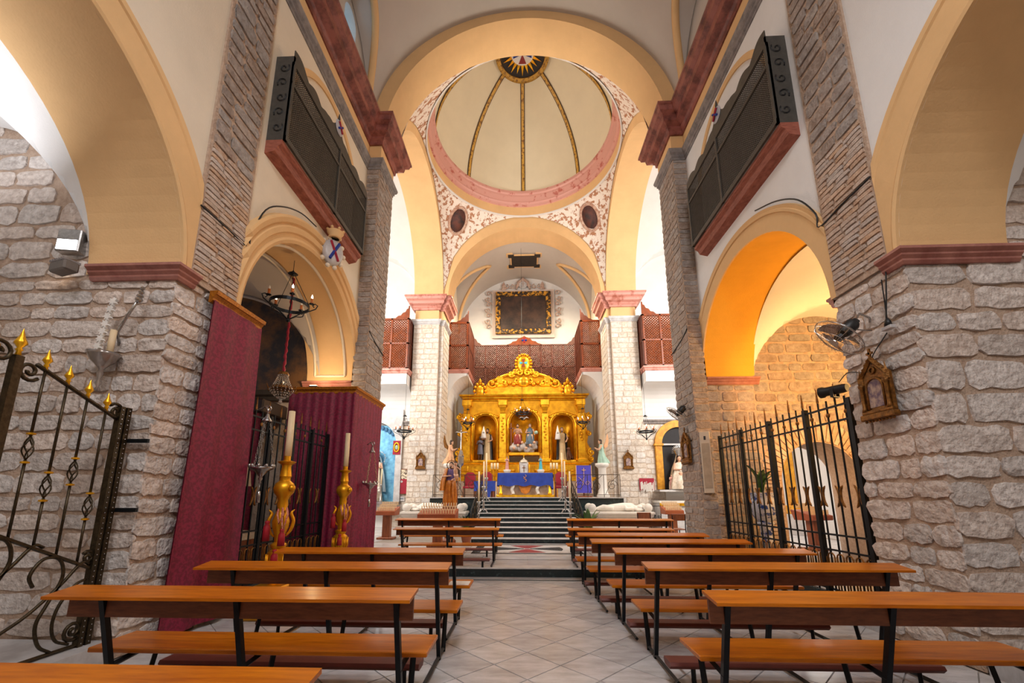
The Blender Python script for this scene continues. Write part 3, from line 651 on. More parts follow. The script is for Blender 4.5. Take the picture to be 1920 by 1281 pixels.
for i, y in enumerate((-.22, -.41, -.60, -.79, -1.16, -1.34)):
    zt = top(max(y, -.86)) if y > -.9 else 2.45; zl = low(y); zb = zl+(zt-zl)*(.52 if i % 2 else .36)
    b = MB()
    b.tube([(0, y, zl), (0, y, zb-.1)], .011, 6)
    b.tube([(0, y, zb+.1), (0, y, zt)], .011, 6)
    br = b.build('bar', bronze, gt, smooth=True)
    b = MB()
    for q in range(4): b.tube([(.036*sin(pi*k/8)*cos(q*pi/2+k*.35), y+.036*sin(pi*k/8)*sin(q*pi/2+k*.35), zb-.1+.2*k/8) for k in range(9)], .006, 4)
    b.build('basket_twist', bronze, br, smooth=True)
    for zz in (zb-.12, zb+.12):
        b = MB(); b.lathe([(.012, zz-.012), (.03, zz-.006), (.03, zz+.006), (.012, zz+.012)], 10, (0, y, 0)); b.build('collar', brightgold, br)
    b = MB(); b.lathe([(r, z+zt) for r, z in FIN], 8, (0, y, 0)); b.build('finial', brightgold, gt, smooth=True)
for pts in (scroll((-.12, 2.21), .015, .085, 0, 1.4, 20, pl), scroll((-.90, 2.40), .015, .085, pi, 1.4, 20, pl), scroll((-1.12, 2.50), .015, .095, 0, 1.4, 20, pl),
            scroll((-.13, .80), .012, .06, 0, 1.4, 16, pl), scroll((-.14, .16), .015, .09, pi/2, 1.6, 20, pl),
            [pl(-.10-.0*i, .62) for i in range(2)]):
    b = MB()
    if len(pts) > 2: b.tube(pts, .016, 5); b.build('scroll', bronze, gt, smooth=True)
for y0 in (-.44, -.86, -1.4):
    zc = low(y0)-.15
    b = MB(); b.tube(spl([(0, y0-.10, zc-.10), (0, y0-.14, zc), (0, y0-.06, zc+.12), (0, y0+.07, zc+.10), (0, y0+.12, zc-.06), (0, y0+.04, zc-.26), (0, y0-.02, zc-.42), (0, y0+.03, .12), (0, y0+.14, .03)], 5), .014, 5); b.build('scroll', bronze, gt, smooth=True)
    b = MB(); b.tube(spl([(0, y0+.34, zc+.02), (0, y0+.26, zc+.04), (0, y0+.12, zc-.12), (0, y0-.1, zc-.32), (0, y0-.34, zc-.46), (0, y0-.46, .12)], 5), .014, 5); b.build('scroll', bronze, gt, smooth=True)
b = MB(); b.tube(spl([(0, -.11, .60), (0, -.20, .56), (0, -.30, .42), (0, -.33, .26), (0, -.28, .12), (0, -.16, .05)], 5), .013, 5); b.build('scroll', bronze, gt, smooth=True)
for z in (1.93, 1.23):
    b = MB(); b.box(.0, .24, .03, .055, z-.02, z+.02); b.build('hinge_strap', iron, gt)
# ================================================================ CHAPEL GRILLES
def grille(name, label, sx, y0, y1, zt, nb):
    g = thing(name, label, 'grille', (sx*4.05, y0, .17)); Ln = y1-y0; H = zt-.17
    def part(n, m_, f, par=None, **k): b = MB(); f(b); return b.build(n, m_, par or g, **k)
    part('plinth', darkm, lambda b: b.box(-.09, .09, 0, Ln, 0, .12))
    for z in (H, H-.2, .86, .66, .15): part('rail', iron, lambda b: b.box(-.012, .012, 0, Ln, z-.012, z+.012))
    posts = (0, .24, .5, .76, 1)
    for f_ in posts: part('post', iron, lambda b: b.box(-.03, .03, f_*Ln-.03, f_*Ln+.03, .1, H+.06))
    for i in range(nb):
        y = Ln*(i+.5)/nb
        br = part('bar', iron, lambda b: b.tube([(0, y, .12), (0, y, H+.10)], .012, 5))
        if i % 2: part('spear_tip', oldgold, lambda b: b.prism([(y-.004, H+.08), (y-.02, H+.12), (y, H+.30), (y+.02, H+.12), (y+.004, H+.08)], lambda a, z: (-.006, a, z), lambda a, z: (.006, a, z)), br)
        else: part('rosette', oldgold, lambda b: b.lathe([(.0, -.018), (.028, -.01), (.03, .01), (0, .018)], 8, (0, y, H-.1), axis='x'), br)
        for s_ in ((-1, 1) if i % 2 == 0 else ()):
            yc = y+s_*.10
            part('crescent', oldgold, lambda b: b.tube([(0, yc-s_*.085*cos(R(-68+17*k)), 1.36+.15*sin(R(-68+17*k))) for k in range(9)], [.006]+[.017]*7+[.006], 5), br, smooth=True)
        w_ = Ln/nb*.36
        part('loop', oldgold, lambda b: b.tube([(0, y-w_, .66)]+[(0, y-w_*cos(pi*k/8), .66-.06+.0+w_*sin(pi*k/8)*1.0+.06) for k in range(9)]+[(0, y+w_, .66)] if False else [(0, y-w_, .16)]+[(0, y-w_*cos(pi*k/8), .56+w_*sin(pi*k/8)) for k in range(9)]+[(0, y+w_, .16)], .010, 5), br, smooth=True)
    return g
grille('chapel_grille', 'black iron grille with gilt spear tips closing the orange lit chapel', 1, 5.22, 8.72, 2.70, 22)
grille('chapel_grille', 'black iron grille with gilt crescents between the two crimson curtains', -1, 5.62, 8.14, 2.70, 16)
# ================================================================ CURTAINS
def sheet(path, z0, z1, amp, nfold, th=.012, flare=0):
    """closed folded cloth along a 2-D path"""
    P = [V((p[0], p[1], 0)) for p in path]; L_ = [0]
    for a, c in zip(P, P[1:]): L_.append(L_[-1]+(c-a).length)
    T = L_[-1]; n = int(nfold*8)
    def at(s):
        for i in range(len(P)-1):
            if s <= L_[i+1]+1e-6:
                f = (s-L_[i])/(L_[i+1]-L_[i]); d = (P[i+1]-P[i]).normalized(); return P[i]+(P[i+1]-P[i])*f, V((d.y, -d.x, 0))
        return P[-1], V((0, 0, 0))
    b = MB()
    for off in (0, th):
        def f(u, v):
            z = z1+(z0-z1)*v; p, nn = at(T*u); a = amp*(.5+.7*v)*(sin(u*nfold*2*pi)+.4*sin(u*nfold*3.7+1+v)); q = p+nn*(a+off); 
            d = (P[-1]-P[0]).normalized()*(u-.5)*flare*v
            return (q.x+d.x, q.y+d.y, z)
        b.grid(n, 14, f)
    return b
def pelmet(path, z, m_, par):
    b = MB(); b.sweep([(0, 0), (.03, 0), (.05, .03), (.05, .06), (.08, .10), (.10, .10), (.11, .15), (0, .15)], [((p[0], p[1], z), o) for p, o in path]); return b.build('pelmet', m_, par)
pg = mat('pelmet gilding', srgb(196, 124, 30), .45, metal=.4, c2=srgb(140, 80, 16), scale=30)
c1 = thing('curtain', 'tall crimson damask curtain with short gilt pelmet on the rubble pier', 'curtain')
sheet([(-3.88, 5.52), (-3.88, 4.58)], .06, 3.93, .02, 2.5, flare=.22).build('drape', damask, c1, smooth=True); pelmet([((-3.94, 5.52, 0), (1, 0, 0)), ((-3.94, 4.56, 0), (1, 0, 0))], 3.89, pg, c1)
c2 = thing('curtain', 'crimson damask curtain wrapping the crossing pier under an angled gilt pelmet', 'curtain')
sheet([(-3.58, 9.9), (-3.58, 8.22), (-4.98, 8.22)], .02, 3.66, .022, 18).build('drape', damask, c2, smooth=True)
pelmet([((-3.63, 9.95, 0), (1, 0, 0)), ((-3.63, 8.27, 0), (1, -1, 0)), ((-5.0, 8.27, 0), (0, -1, 0))], 3.62, pg, c2)
# ================================================================ CANDLESTICKS with tassels
def candlestick(x, y, label):
    t = thing('altar_candlestick', label, 'candlestick', (x, y, 0), 0, 'tall gilt candlesticks before the left chapel')
    b = MB(); b.bbox(-.26, .26, -.26, .26, 0, .30, .03).bbox(-.2, .2, -.2, .2, .30, .40, .02); b.build('base', gold, t)
    for s_ in (-1, 1):
        b = MB(); b.tube(scroll((s_*.14, .16), .02, .09, 0, 1.2, 16, lambda a, c: (a, -.27, c)), .016, 6); b.build('base_scroll', brightgold, t, smooth=True)
    prof = [(.10, .40), (.12, .44), (.09, .47), (.10, .5), (.155, .62), (.17, .72), (.16, .8), (.10, .84), (.13, .88), (.13, .9), (.075, .93), (.085, 1.02), (.13, 1.12), (.14, 1.2), (.10, 1.3), (.075, 1.36), (.09, 1.42), (.08, 1.47), (.10, 1.52), (.16, 1.58), (.175, 1.64), (.15, 1.7), (.09, 1.74), (.085, 1.78), (.1, 1.8), (.09, 1.84), (.075, 1.93), (.085, 1.96), (.14, 1.985), (.15, 2.0), (.10, 2.01), (.055, 2.02), (.055, 2.09), (.001, 2.09)]
    b = MB(); b.lathe([(r_*.78, z_) for r_, z_ in prof], 20); b.build('stem', gold, t, smooth=True, angle=40)
    for k in range(12):
        a = 2*pi*k/12; b = MB(); b.tube([(.088*cos(a), .088*sin(a), .5), (.132*cos(a), .132*sin(a), .64), (.134*cos(a), .134*sin(a), .78)], [.008, .016, .01], 5); b.build('gadroon', gold, t, smooth=True)
    for k in range(4):
        a = pi/4+k*pi/2; b = MB(); u = V((cos(a), sin(a), 0))
        b.tube(spl([u*.07+V((0, 0, 1.0)), u*.13+V((0, 0, 1.08)), u*.155+V((0, 0, 1.2)), u*.12+V((0, 0, 1.3)), u*.16+V((0, 0, 1.35))], 3), [.012, .016, .02, .024, .026, .026, .025, .024, .022, .02, .016, .012, .005], 6); b.build('acanthus_leaf', gold, t, smooth=True)
    b = MB(); b.ball((.13, -.05, 1.64), .05, 8); b.build('rosette', gold, t, smooth=True)
    b = MB(); b.tube([(0, 0, 2.08), (.004, 0, 2.3), (0, 0, 2.72)], [.046, .045, .042], 12); b.build('candle', waxm, t, smooth=True)
    red = mat('red silk', srgb(176, 22, 40), .6, var=.15); cord = mat('twisted cord', srgb(216, 160, 130), .6, c2=srgb(176, 40, 50), scale=60)
    for dx, z0 in ((.09, 1.18), (.15, 1.06)):
        b = MB(); b.tube([(dx-.06, -.14, 1.36), (dx-.03, -.2, 1.3), (dx, -.2, z0), (dx+.05, -.2, 1.3), (dx+.0, -.15, 1.38)], .012, 6); b.build('cord', cord, t, smooth=True)
    for dx, zt, l in ((-.07, 1.22, .26), (.14, 1.12, .22), (.07, .86, .2)):
        b = MB(); b.lathe([(.001, zt), (.025, zt-.01), (.03, zt-.03), (.02, zt-.045), (.04, zt-.08), (.045, zt-l), (.001, zt-l)], 10, (dx, -.19, 0)); b.build('tassel', red, t, smooth=True)
    return t
candlestick(-3.36, 5.62, 'tall gilt candlestick with red tassels, nearer of the two by the grille')
candlestick(-3.46, 7.75, 'tall gilt candlestick with red tassels, farther one beside the pier curtain')
# ================================================================ HANGING SILVER LAMPS
def censer(x, y, z, wall, label):
    t = thing('hanging_lamp', label, 'lamp', (x, y, z), 0, 'silver sanctuary lamps')
    b = MB(); b.lathe([(.001, -.16), (.02, -.15), (.012, -.12), (.03, -.09), (.02, -.06), (.05, -.03), (.09, .02), (.15, .05), (.165, .07), (.14, .08), (.10, .06), (.001, .05)], 16); b.build('bowl', silver, t, smooth=True)
    for k in range(10):
        a = 2*pi*k/10; b = MB(); b.ball((.15*cos(a), .15*sin(a), .09), .022, 5, sz=1.5); b.build('bowl_lobe', silver, t, smooth=True)
    b = MB(); b.lathe([(.001, .86), (.02, .84), (.03, .8), (.065, .75), (.07, .73), (.001, .74)], 12); b.build('canopy', silver, t, smooth=True)
    for k in range(3):
        a = 2*pi*k/3+.4
        for i in range(14):
            f = i/13; r = .14*(1-f)+.045*f; p = V((r*cos(a), r*sin(a), .1+.63*f)); b = MB()
            b.tube([(p.x+.013*cos(q)*(1 if i % 2 else 0), p.y+.013*cos(q)*(0 if i % 2 else 1), p.z+.026*sin(q)) for q in [2*pi*j/8 for j in range(8)]], .004, 4, closed=True); b.build('chain_link', silver, t)
    b = MB(); b.tube([(0, 0, .84), (.0, 0, .9), (wall*.3, 0, .96), (wall*.6, 0, .93), (wall, 0, .9)], .014, 6); b.build('bracket', silver, t, smooth=True)
    b = MB(); b.tube(scroll((.0, .93), .05, .015, -pi/2, 1.1, 14, lambda a, c: (a, 0, c)), .011, 5); b.build('bracket_scroll', silver, t, smooth=True)
    b = MB(); b.tube([(0, 0, -.16), (0, 0, -.26)], .005, 4).lathe([(.001, -.25), (.02, -.27), (.028, -.42), (.001, -.42)], 8); b.build('tassel', silver, t, smooth=True)
    return t
censer(-3.78, 5.72, 1.86, -.15, 'silver hanging lamp with chains beside the tall curtain')
censer(-3.36, 8.8, 1.72, -.12, 'silver hanging lamp in front of the pier curtain')
# ================================================================ IRON CHANDELIERS
flame = mat('lamp bulb', (1, .82, .55), .4, emit=14); amber = mat('amber candle sleeve', srgb(190, 104, 40), .5, var=.1)
def chandelier(x, y, z, ztop, label, r=.30, n=6, lit=True):
    t = thing('iron_chandelier', label, 'chandelier', (x, y, z), 0, 'wrought iron chandeliers')
    b = MB(); vs_ = []; N = 32
    b.lathe([(r-.008, -.03), (r+.008, -.03), (r+.008, .03), (r-.008, .03), (r-.008, -.03)], N); b.f = [f for f in b.f if len(f) == 4]; b.mi = [0]*len(b.f); b.build('ring', iron, t)
    for k in range(n):
        a = 2*pi*k/n+.3; u = V((cos(a), sin(a), 0)); P = lambda q, w_: tuple(u*q+V((0, 0, w_)))
        b = MB(); b.tube([P(.02, -.28), P(.1, -.22), P(r*.7, -.13), P(r+.03, -.08), P(r+.12, -.03), P(r+.15, .04), P(r+.10, .07), P(r+.06, .03), P(r+.09, .0)], .011, 5); ar = b.build('arm', iron, t, smooth=True)
        b = MB(); b.lathe([(.02, .05), (.045, .06), (.045, .07), (.02, .07)], 10, P(r+.04, 0)); b.build('cup', iron, ar)
        b = MB(); b.tube([P(r+.04, .06), P(r+.04, .17)], .024, 8); b.build('candle_sleeve', amber, ar, smooth=True)
        b = MB(); b.lathe([(.001, .17), (.016, .185), (.018, .21), (.008, .235), (.001, .255)], 8, P(r+.04, 0)); b.build('bulb', flame if lit and k % 2 == 0 else mat('glass bulb', srgb(240, 232, 220), .2), ar, smooth=True)
        if k % 2 == 0:
            b = MB(); b.tube([P(r, .03), P(.03, .62)], .006, 4); b.build('chain', iron, t)
    b = MB(); b.tube([(0, 0, -.30), (0, 0, -.2)], .02, 6).ball((0, 0, -.3), .04, 6).lathe([(.001, .72), (.02, .68), (.09, .63), (.001, .62)], 10); b.build('hub', iron, t, smooth=True)
    b = MB(); b.tube([(0, 0, .68), (0, 0, ztop-z)], .006, 4); b.build('hanging_wire', iron, t)
    return t
chandelier(-4.4, 6.95, 5.02, 5.93, 'black iron chandelier hanging in the left moulded arch', r=.33, n=5)
chandelier(-4.98, 16.55, 4.12, 6.75, 'iron chandelier in the left transept beside the pale pier', r=.30)
chandelier(4.86, 16.55, 4.04, 6.75, 'iron chandelier in the right transept beside the pale pier', r=.28)
chandelier(-2.66, 18.72, 4.82, 7.3, 'iron chandelier before the left niche of the altarpiece', r=.22)
chandelier(-.13, 18.8, 5.28, 13.8, 'iron chandelier before the middle niche of the altarpiece', r=.30)
chandelier(2.66, 18.72, 4.82, 7.3, 'iron chandelier before the right niche of the altarpiece', r=.22)
# crystal chandelier on a red sleeve
t = thing('crystal_chandelier', 'small crystal chandelier on a red ruched cord in the left chapel', 'chandelier', (-4.78, 7.6, 3.58))
crystal = mat('crystal', srgb(236, 226, 214), .08, trans=.6, var=.05)
for prof in ([(.08, .34), (.10, .30), (.10, .28)], [(.2, .0), (.19, .03), (.2, .04)]):
    b = MB(); b.lathe(prof, 16); b.build('hoop', oldgold, t)
for k in range(18):
    a = 2*pi*k/18; b = MB(); 
    for i in range(9): f = i/8; r_ = .085+(.105)*f**1.6; b.ball((r_*cos(a), r_*sin(a), .30-.28*f), .012, 4)
    b.build('bead_string', crystal, t, smooth=True)
    b = MB()
    for i in range(6): f = i/5; r_ = .19*(1-f**1.5)+.02; b.ball((r_*cos(a), r_*sin(a), -.02-.2*f), .013, 4)
    b.build('bead_string', crystal, t, smooth=True)
for k in range(6):
    a = 2*pi*k/6; b = MB(); b.tube([(.18*cos(a), .18*sin(a), 0), (.26*cos(a), .26*sin(a), -.03), (.29*cos(a), .29*sin(a), .05)], .01, 5); b.build('arm', oldgold, t, smooth=True)
b = MB(); b.ball((0, 0, -.26), .035, 6); b.build('drop', crystal, t, smooth=True)
b = MB(); b.tube([(.006*cos(i*1.7), .006*sin(i*2.1), .33+i*.065) for i in range(33)], [.03 if i % 2 else .018 for i in range(33)], 6); b.build('cord_sleeve', redcloth, t, smooth=True)
# ================================================================ LATTICED GALLERIES ON THE NAVE WALLS
ironw = mat('dark painted lattice', srgb(74, 70, 64), .6, var=.15, scale=12)
for sx, lb in ((-1, 'dark latticed gallery box with wavy crest on the left nave wall'), (1, 'dark latticed gallery box with wavy crest on the right nave wall')):
    t = thing('lattice_gallery', lb, 'gallery', (sx*4.0, 5.25, 6.75), 0, 'latticed galleries on the nave walls'); X = lambda d: -sx*d; Ln = 3.1
    def bx(n, m_, d0, d1, y0, y1, z0, z1, par=t): b = MB(); b.box(*sorted((X(d0), X(d1))), y0, y1, z0, z1); return b.build(n, m_, par)
    b = MB(); b.prism([(0, -.06), (.16, -.02), (.2, .06), (.26, .10), (.26, .17), (0, .17)], lambda d, z: (X(d), 0, z), lambda d, z: (X(d), Ln, z)); b.build('marble_shelf', mat('worn red marble', srgb(168, 98, 78), .6, c2=srgb(128, 66, 50), scale=8, stretch=(1, 1, 8)), t)
    b = MB(); b.box(*sorted((X(0), X(.30))), 0, .03, .17, 1.75); b.build('side_panel', ironw, t)
    b = MB(); b.box(*sorted((X(0), X(.30))), Ln-.03, Ln, .17, 1.62); b.build('side_panel', ironw, t)
    for k in range(5):
        b = MB(); b.tube(scroll((.15, .4+k*.28), .02, .09, k*pi, 1.1, 12, lambda a, c: (X(a), -.004, c)), .012, 4); b.build('carved_scroll', black, t)
    for z0, z1 in ((.17, .25), (1.22, 1.27), (1.58, 1.64)): bx('rail', ironw, .27, .31, 0, Ln, z0, z1)
    for y in (0, Ln*.54, Ln-.05): bx('stile', ironw, .265, .315, y, y+.05, .17, 1.64)
    n = 96; b = MB(); m0 = MB()
    for i in range(n):
        y = .05+(Ln-.1)*i/n; b.box(*sorted((X(.28), X(.288))), y, y+.011, .25, 1.22)
        b.box(*sorted((X(.28), X(.288))), y, y+.010, 1.27, 1.58)
    s_ = b.build('lattice_bars', ironw, t); s_['kind'] = 'stuff'
    b = MB()
    for i in range(34): z = .27+i*.0395; b.box(*sorted((X(.29), X(.296))), .05, Ln-.05, z, z+.011)
    s_ = b.build('lattice_slats', ironw, t); s_['kind'] = 'stuff'
    poly = [(0, 1.62)]
    for i in range(65):
        f = i/64; poly.append((f*Ln, 1.74+.09*abs(sin(f*7*pi))+.25*max(0, 1-abs(f-.5)*7)+.12*max(0, 1-f*9)))
    poly.append((Ln, 1.62)); b = MB(); b.prism(poly, lambda y, z: (X(.285), y, z), lambda y, z: (X(.30), y, z)); b.build('crest', ironw, t)
    b = MB(); b.lathe([(0, -.02), (.13, -.01), (.15, .0), (.13, .02), (0, .03)], 16, (X(.31), Ln*.5, 1.98), axis='x'); sh = b.build('shield', mat('pale painted shield', srgb(190, 190, 200), .6), t)
    for a in (pi/4, -pi/4):
        b = MB(); c = V((X(.345), Ln*.5, 1.98)); d = V((0, cos(a), sin(a)))*.11; b.bar(c-d, c+d, .03); b.build('shield_cross', bluecloth if a > 0 else redcloth, sh)
    b = MB(); b.lathe([(.001, .34), (.012, .3), (.03, .2), (.02, .16), (.001, .12)], 6, (X(.29), Ln*.5, 1.98)); b.build('finial', ironw, t)
# ================================================================ COAT OF ARMS
t = thing('coat_of_arms', 'white oval coat of arms with blue and red cross under a plaster crown', 'coat of arms', (-3.80, 7.2, 5.95), R(-38)); t.scale = (1.15, 1.15, 1.15)
b = MB(); b.lathe([(0, .07), (.12, .06), (.17, .03), (.18, 0), (.18, -.05)], 24, (0, 0, .26), sy=1.3, axis='x'); b.build('shield', whitem, t, smooth=True)
for a, m_ in ((R(55), bluecloth), (R(125), redcloth)):
    d = V((0, cos(a)*.13, sin(a)*.2)); b = MB(); b.bar(V((.068, 0, .26))-d, V((.068, 0, .26))+d, .035); b.build('cross_arm', m_, t)
for k in range(10):
    a = 2*pi*k/10; b = MB(); b.ball((-.02, .2*cos(a), .26+.27*sin(a)), .04, 6); b.build('scrollwork', cream, t, smooth=True)
b = MB(); b.lathe([(.09, .5), (.11, .52), (.09, .55), (.14, .62), (.13, .63), (.08, .57), (.07, .5)], 16, (.03, 0, 0)); b.build('crown', yellow, t, smooth=True)
for k in range(7):
    a = 2*pi*k/7; b = MB(); b.ball((.03+.13*cos(a), .13*sin(a), .65), .026, 6); b.build('crown_leaf', yellow, t, smooth=True)
# ================================================================ FANS
clearp = mat('clear fan blade', srgb(120, 96, 84), .15, trans=.75)
def fan(loc, rot, label, wallvec):
    t = thing('wall_fan', label, 'fan', loc); t.rotation_euler = V(rot).to_track_quat('Z', 'Y').to_euler(); Rr = .27
    for k in range(30):
        a = 2*pi*k/30; b = MB(); b.tube([(.05*cos(a), .05*sin(a), .06), (.16*cos(a), .16*sin(a), .065), (.25*cos(a), .25*sin(a), .03), (Rr*cos(a), Rr*sin(a), 0), (.24*cos(a), .24*sin(a), -.05), (.10*cos(a), .10*sin(a), -.075), (.03*cos(a), .03*sin(a), -.078)], .0018, 3); b.build('guard_wire', silver, t)
    for r_, z in ((Rr, 0), (.18, .06), (.15, -.07)):
        b = MB(); b.tube([(r_*cos(2*pi*k/28), r_*sin(2*pi*k/28), z) for k in range(28)], .006 if r_ == Rr else .003, 5, closed=True); b.build('guard_ring', silver, t, smooth=True)
    for k in range(3):
        a0 = 2*pi*k/3; b = MB(); b.grid(6, 4, lambda u, v: ((.04+.18*v)*cos(a0+(u-.5)*(.7+.9*v)), (.04+.18*v)*sin(a0+(u-.5)*(.7+.9*v)), (u-.5)*.05)); b.build('blade', clearp, t, smooth=True)
    b = MB(); b.lathe([(.001, -.02), (.045, -.02), (.045, .03), (.001, .03)], 12); b.build('hub', black, t)
    b = MB(); b.lathe([(.001, -.082), (.05, -.08), (.05, -.07), (.001, -.07)], 12); b.build('badge', silver, t)
    b = MB(); b.lathe([(.001, .06), (.06, .06), (.075, .09), (.075, .2), (.06, .23), (.001, .23)], 14); b.build('motor', black, t, smooth=True, angle=40)
    b = MB(); b.bbox(-.05, .05, -.035, .035, .225, .26, .01); b.build('gearbox', black, t)
    w_ = M.Rotation(0, 3, 'X'); inv = (t.rotation_euler.to_matrix()).inverted(); p0 = inv @ V((0, 0, .0)); q = inv @ V(wallvec)
    m_ = (V((0, 0, .2))+q)/2+inv @ V((0, 0, .12)); m2 = (V((0, 0, .15))+q)/2+inv @ V((0, 0, -.06))
    b = MB(); b.tube([(0, 0, .22), m_*.6+V((0, 0, .22))*.4, m_, q+inv @ V((0, 0, .06)), q], .012, 6).tube([(0, 0, .14), m2, q+inv @ V((0, 0, -.1))], .008, 5); b.build('bracket', silver, t, smooth=True)
    return t
fan((3.52, 4.55, 3.30), (.68, -.2, .70), 'wall fan with clear blades above the near framed station', (.46, .1, .22))
fan((3.40, 9.25, 3.32), (.62, -.2, .74), 'smaller looking wall fan on the far right crossing pier', (.26, .15, .1))
t = thing('plug_socket', 'white socket box with black plug hanging beside the near fan', 'socket', (3.93, 4.38, 3.36))
b = MB(); b.bbox(-.03, .03, -.06, .06, -.04, 0, .005); b.build('socket_box', whitem, t)
b = MB(); b.lathe([(.04, 0), (.035, .05), (.015, .09), (.001, .1)], 8, sx=.8); b.build('plug', black, t, smooth=True)
b = MB(); b.tube([(0, 0, .09), (.01, .0, .3), (.02, .0, .55)], .006, 5); b.build('flex', black, t)
# ================================================================ FRAMED STATIONS
paint = lambda nm, a, c, sc=9: mat(nm, a, .6, c2=c, scale=sc, detail=5, mixlo=.4, mixhi=.6)
def station(loc, rz, label, s=1.0, pm=None):
    t = thing('framed_station', label, 'relief frame', loc, rz, 'gabled stations of the cross'); t.scale = (s, s, s)
    def P(n, m_, f, par=t, **k): b = MB(); f(b); return b.build(n, m_, par, **k)
    P('back_board', oldgold, lambda b: b.prism([(-.19, 0), (.19, 0), (.19, .46), (0, .66), (-.19, .46)], lambda x, z: (x, 0, z), lambda x, z: (x, -.04, z)))
    P('base', oldgold, lambda b: b.bbox(-.22, .22, -.09, 0, -.04, .03, .012).bbox(-.20, .20, -.075, 0, .03, .07, .008))
    for k in range(9): P('dentil', oldgold, lambda b: b.ball((-.18+.045*k, -.05, -.05), .016, 5))
    pts = [(-.10, .10), (.10, .10)]+[(.10*cos(pi*k/10), .32+.10*sin(pi*k/10)) for k in range(11)]
    P('picture', pm or paint('station scene', srgb(182, 156, 138), srgb(98, 76, 98), 12), lambda b: b.prism(pts, lambda x, z: (x, -.041, z), lambda x, z: (x, -.046, z)))
    P('arch_moulding', brightgold if s > 9 else oldgold, lambda b: b.tube([(-.11, -.05, .09)]+[(-.11*cos(pi*k/10), -.05, .32+.11*sin(pi*k/10)) for k in range(11)]+[(.11, -.05, .09)], .014, 6), smooth=True)
    for s_ in (-1, 1):
        c_ = P('column', oldgold, lambda b: b.lathe([(.03, .07), (.022, .10), (.018, .12), (.018, .33), (.03, .36), (.032, .38)], 10, (s_*.165, -.06, 0)), smooth=True)
        P('pinnacle', oldgold, lambda b: b.lathe([(.035, .38), (.035, .46), (.02, .48), (.001, .58)], 4, (s_*.175, -.045, 0)), c_)
        P('gable_rail', oldgold, lambda b: b.bar((s_*.19, -.05, .44), (0, -.05, .66), .035))
        for k in range(5): P('crocket', oldgold, lambda b: b.ball((s_*.19*(1-k/5)-s_*.0, -.05, .47+.22*k/5), .016, 5))
    P('roundel', oldgold, lambda b: b.tube([(.035*cos(2*pi*k/14), -.05, .52+.035*sin(2*pi*k/14)) for k in range(14)], .010, 5, closed=True), smooth=True)
    P('cross', oldgold, lambda b: b.box(-.012, .012, -.05, -.03, .64, .78).box(-.04, .04, -.05, -.03, .71, .735))
    return t
station((3.955, 4.66, 2.42), -pi/2, 'carved gilt gabled picture frame on the near rubble pier below the fan', 1.0)
station((3.64, 9.42, 2.28), -pi/2, 'carved gilt gabled frame on the right crossing pier under the farther fan', 1.0)
station((-4.45, 17.37, 2.66), 0, 'gilt gabled frame on the pale pier left of the altar stair', 1.0)
station((4.28, 17.37, 2.64), 0, 'gilt gabled frame on the pale pier right of the altar stair', 1.0)
# ================================================================ COLUMN SPEAKER, SPOTS, CABLES
t = thing('column_speaker', 'slim beige column loudspeaker on the wall beside the right grille', 'loudspeaker', (3.84, 8.94, 1.58), R(-28))
b = MB(); b.bbox(-.1, .1, -.10, 0, 0, 1.3, .01); b.build('cabinet', mat('beige enamel', srgb(206, 190, 168), .5, var=.03), t)
b = MB(); b.box(-.075, .075, -.104, -.098, .1, 1.05); b.build('front_mesh', mat('grey cloth mesh', srgb(178, 160, 138), .8), t)
b = MB(); b.box(-.02, .02, -.106, -.10, 1.12, 1.2); b.build('badge', black, t)
def spotlamp(loc, rz, label, s=1):
    t = thing('spotlight', label, 'spotlight', loc, rz); t.scale = (s, s, s)
    b = MB(); b.lathe([(.001, -.15), (.05, -.15), (.06, -.1), (.06, .1), (.075, .13), (.075, .17), (.06, .17), (.055, .13), (.001, .12)], 14, axis='x'); b.build('housing', black, t, smooth=True, angle=40)
    b = MB(); b.lathe([(.001, .13), (.055, .125)], 14, axis='x'); b.build('lens', mat('spot lens', srgb(190, 170, 150), .2), t)
    b = MB(); b.box(-.02, .02, -.07, -.06, -.09, .02).box(-.02, .02, .06, .07, -.09, .02).box(-.02, .02, -.07, .07, -.1, -.09); b.build('yoke', black, t); return t
spotlamp((4.02, 5.4, 2.90), R(115), 'black cylindrical spotlight clamped on top of the right grille')
spotlamp((-5.25, 8.28, 3.9), R(-25), 'small black spotlight on the pelmet end in the left arch', .8)
t = thing('uplight', 'small glowing halogen uplight on the pelmet below the left arch', 'lamp', (-4.55, 8.35, 3.79))
b = MB(); b.bbox(-.09, .09, -.05, .05, 0, .05, .01); b.build('housing', black, t)
b = MB(); b.box(-.07, .07, -.04, .04, .05, .056); b.build('lamp_glass', mat('halogen glass', (1, .8, .5), .4, emit=30), t)
point('uplight_lamp', (-4.55, 8.45, 3.95), 30, (1, .72, .4), .04)
def cable(pts, label, r=.012):
    b = MB(); b.tube(spl(pts, 5), r, 5); return tag(b.build('cable', black, smooth=True), label, 'cable')
cable([(-3.95, 4.25, 5.0), (-3.95, 4.7, 5.0), (-3.95, 5.1, 5.0), (-3.93, 5.12, 5.2), (-3.93, 5.35, 5.78), (-3.93, 5.75, 6.14), (-3.93, 6.25, 6.4), (-3.93, 6.75, 6.5)], 'dark cable bundle draped over the left moulded arch')
cable([(3.95, 4.28, 5.15), (3.94, 4.7, 5.12), (3.95, 5.12, 5.1), (3.93, 5.12, 5.3), (3.93, 5.4, 5.74), (3.93, 5.85, 6.08), (3.93, 6.4, 6.33)], 'dark cable crossing the brick strip above the right arch')
cable([(3.96, 4.32, 3.98), (3.95, 4.36, 3.7), (3.94, 4.4, 3.45)], 'black cable dropping from the impost to the near fan plug', .008)
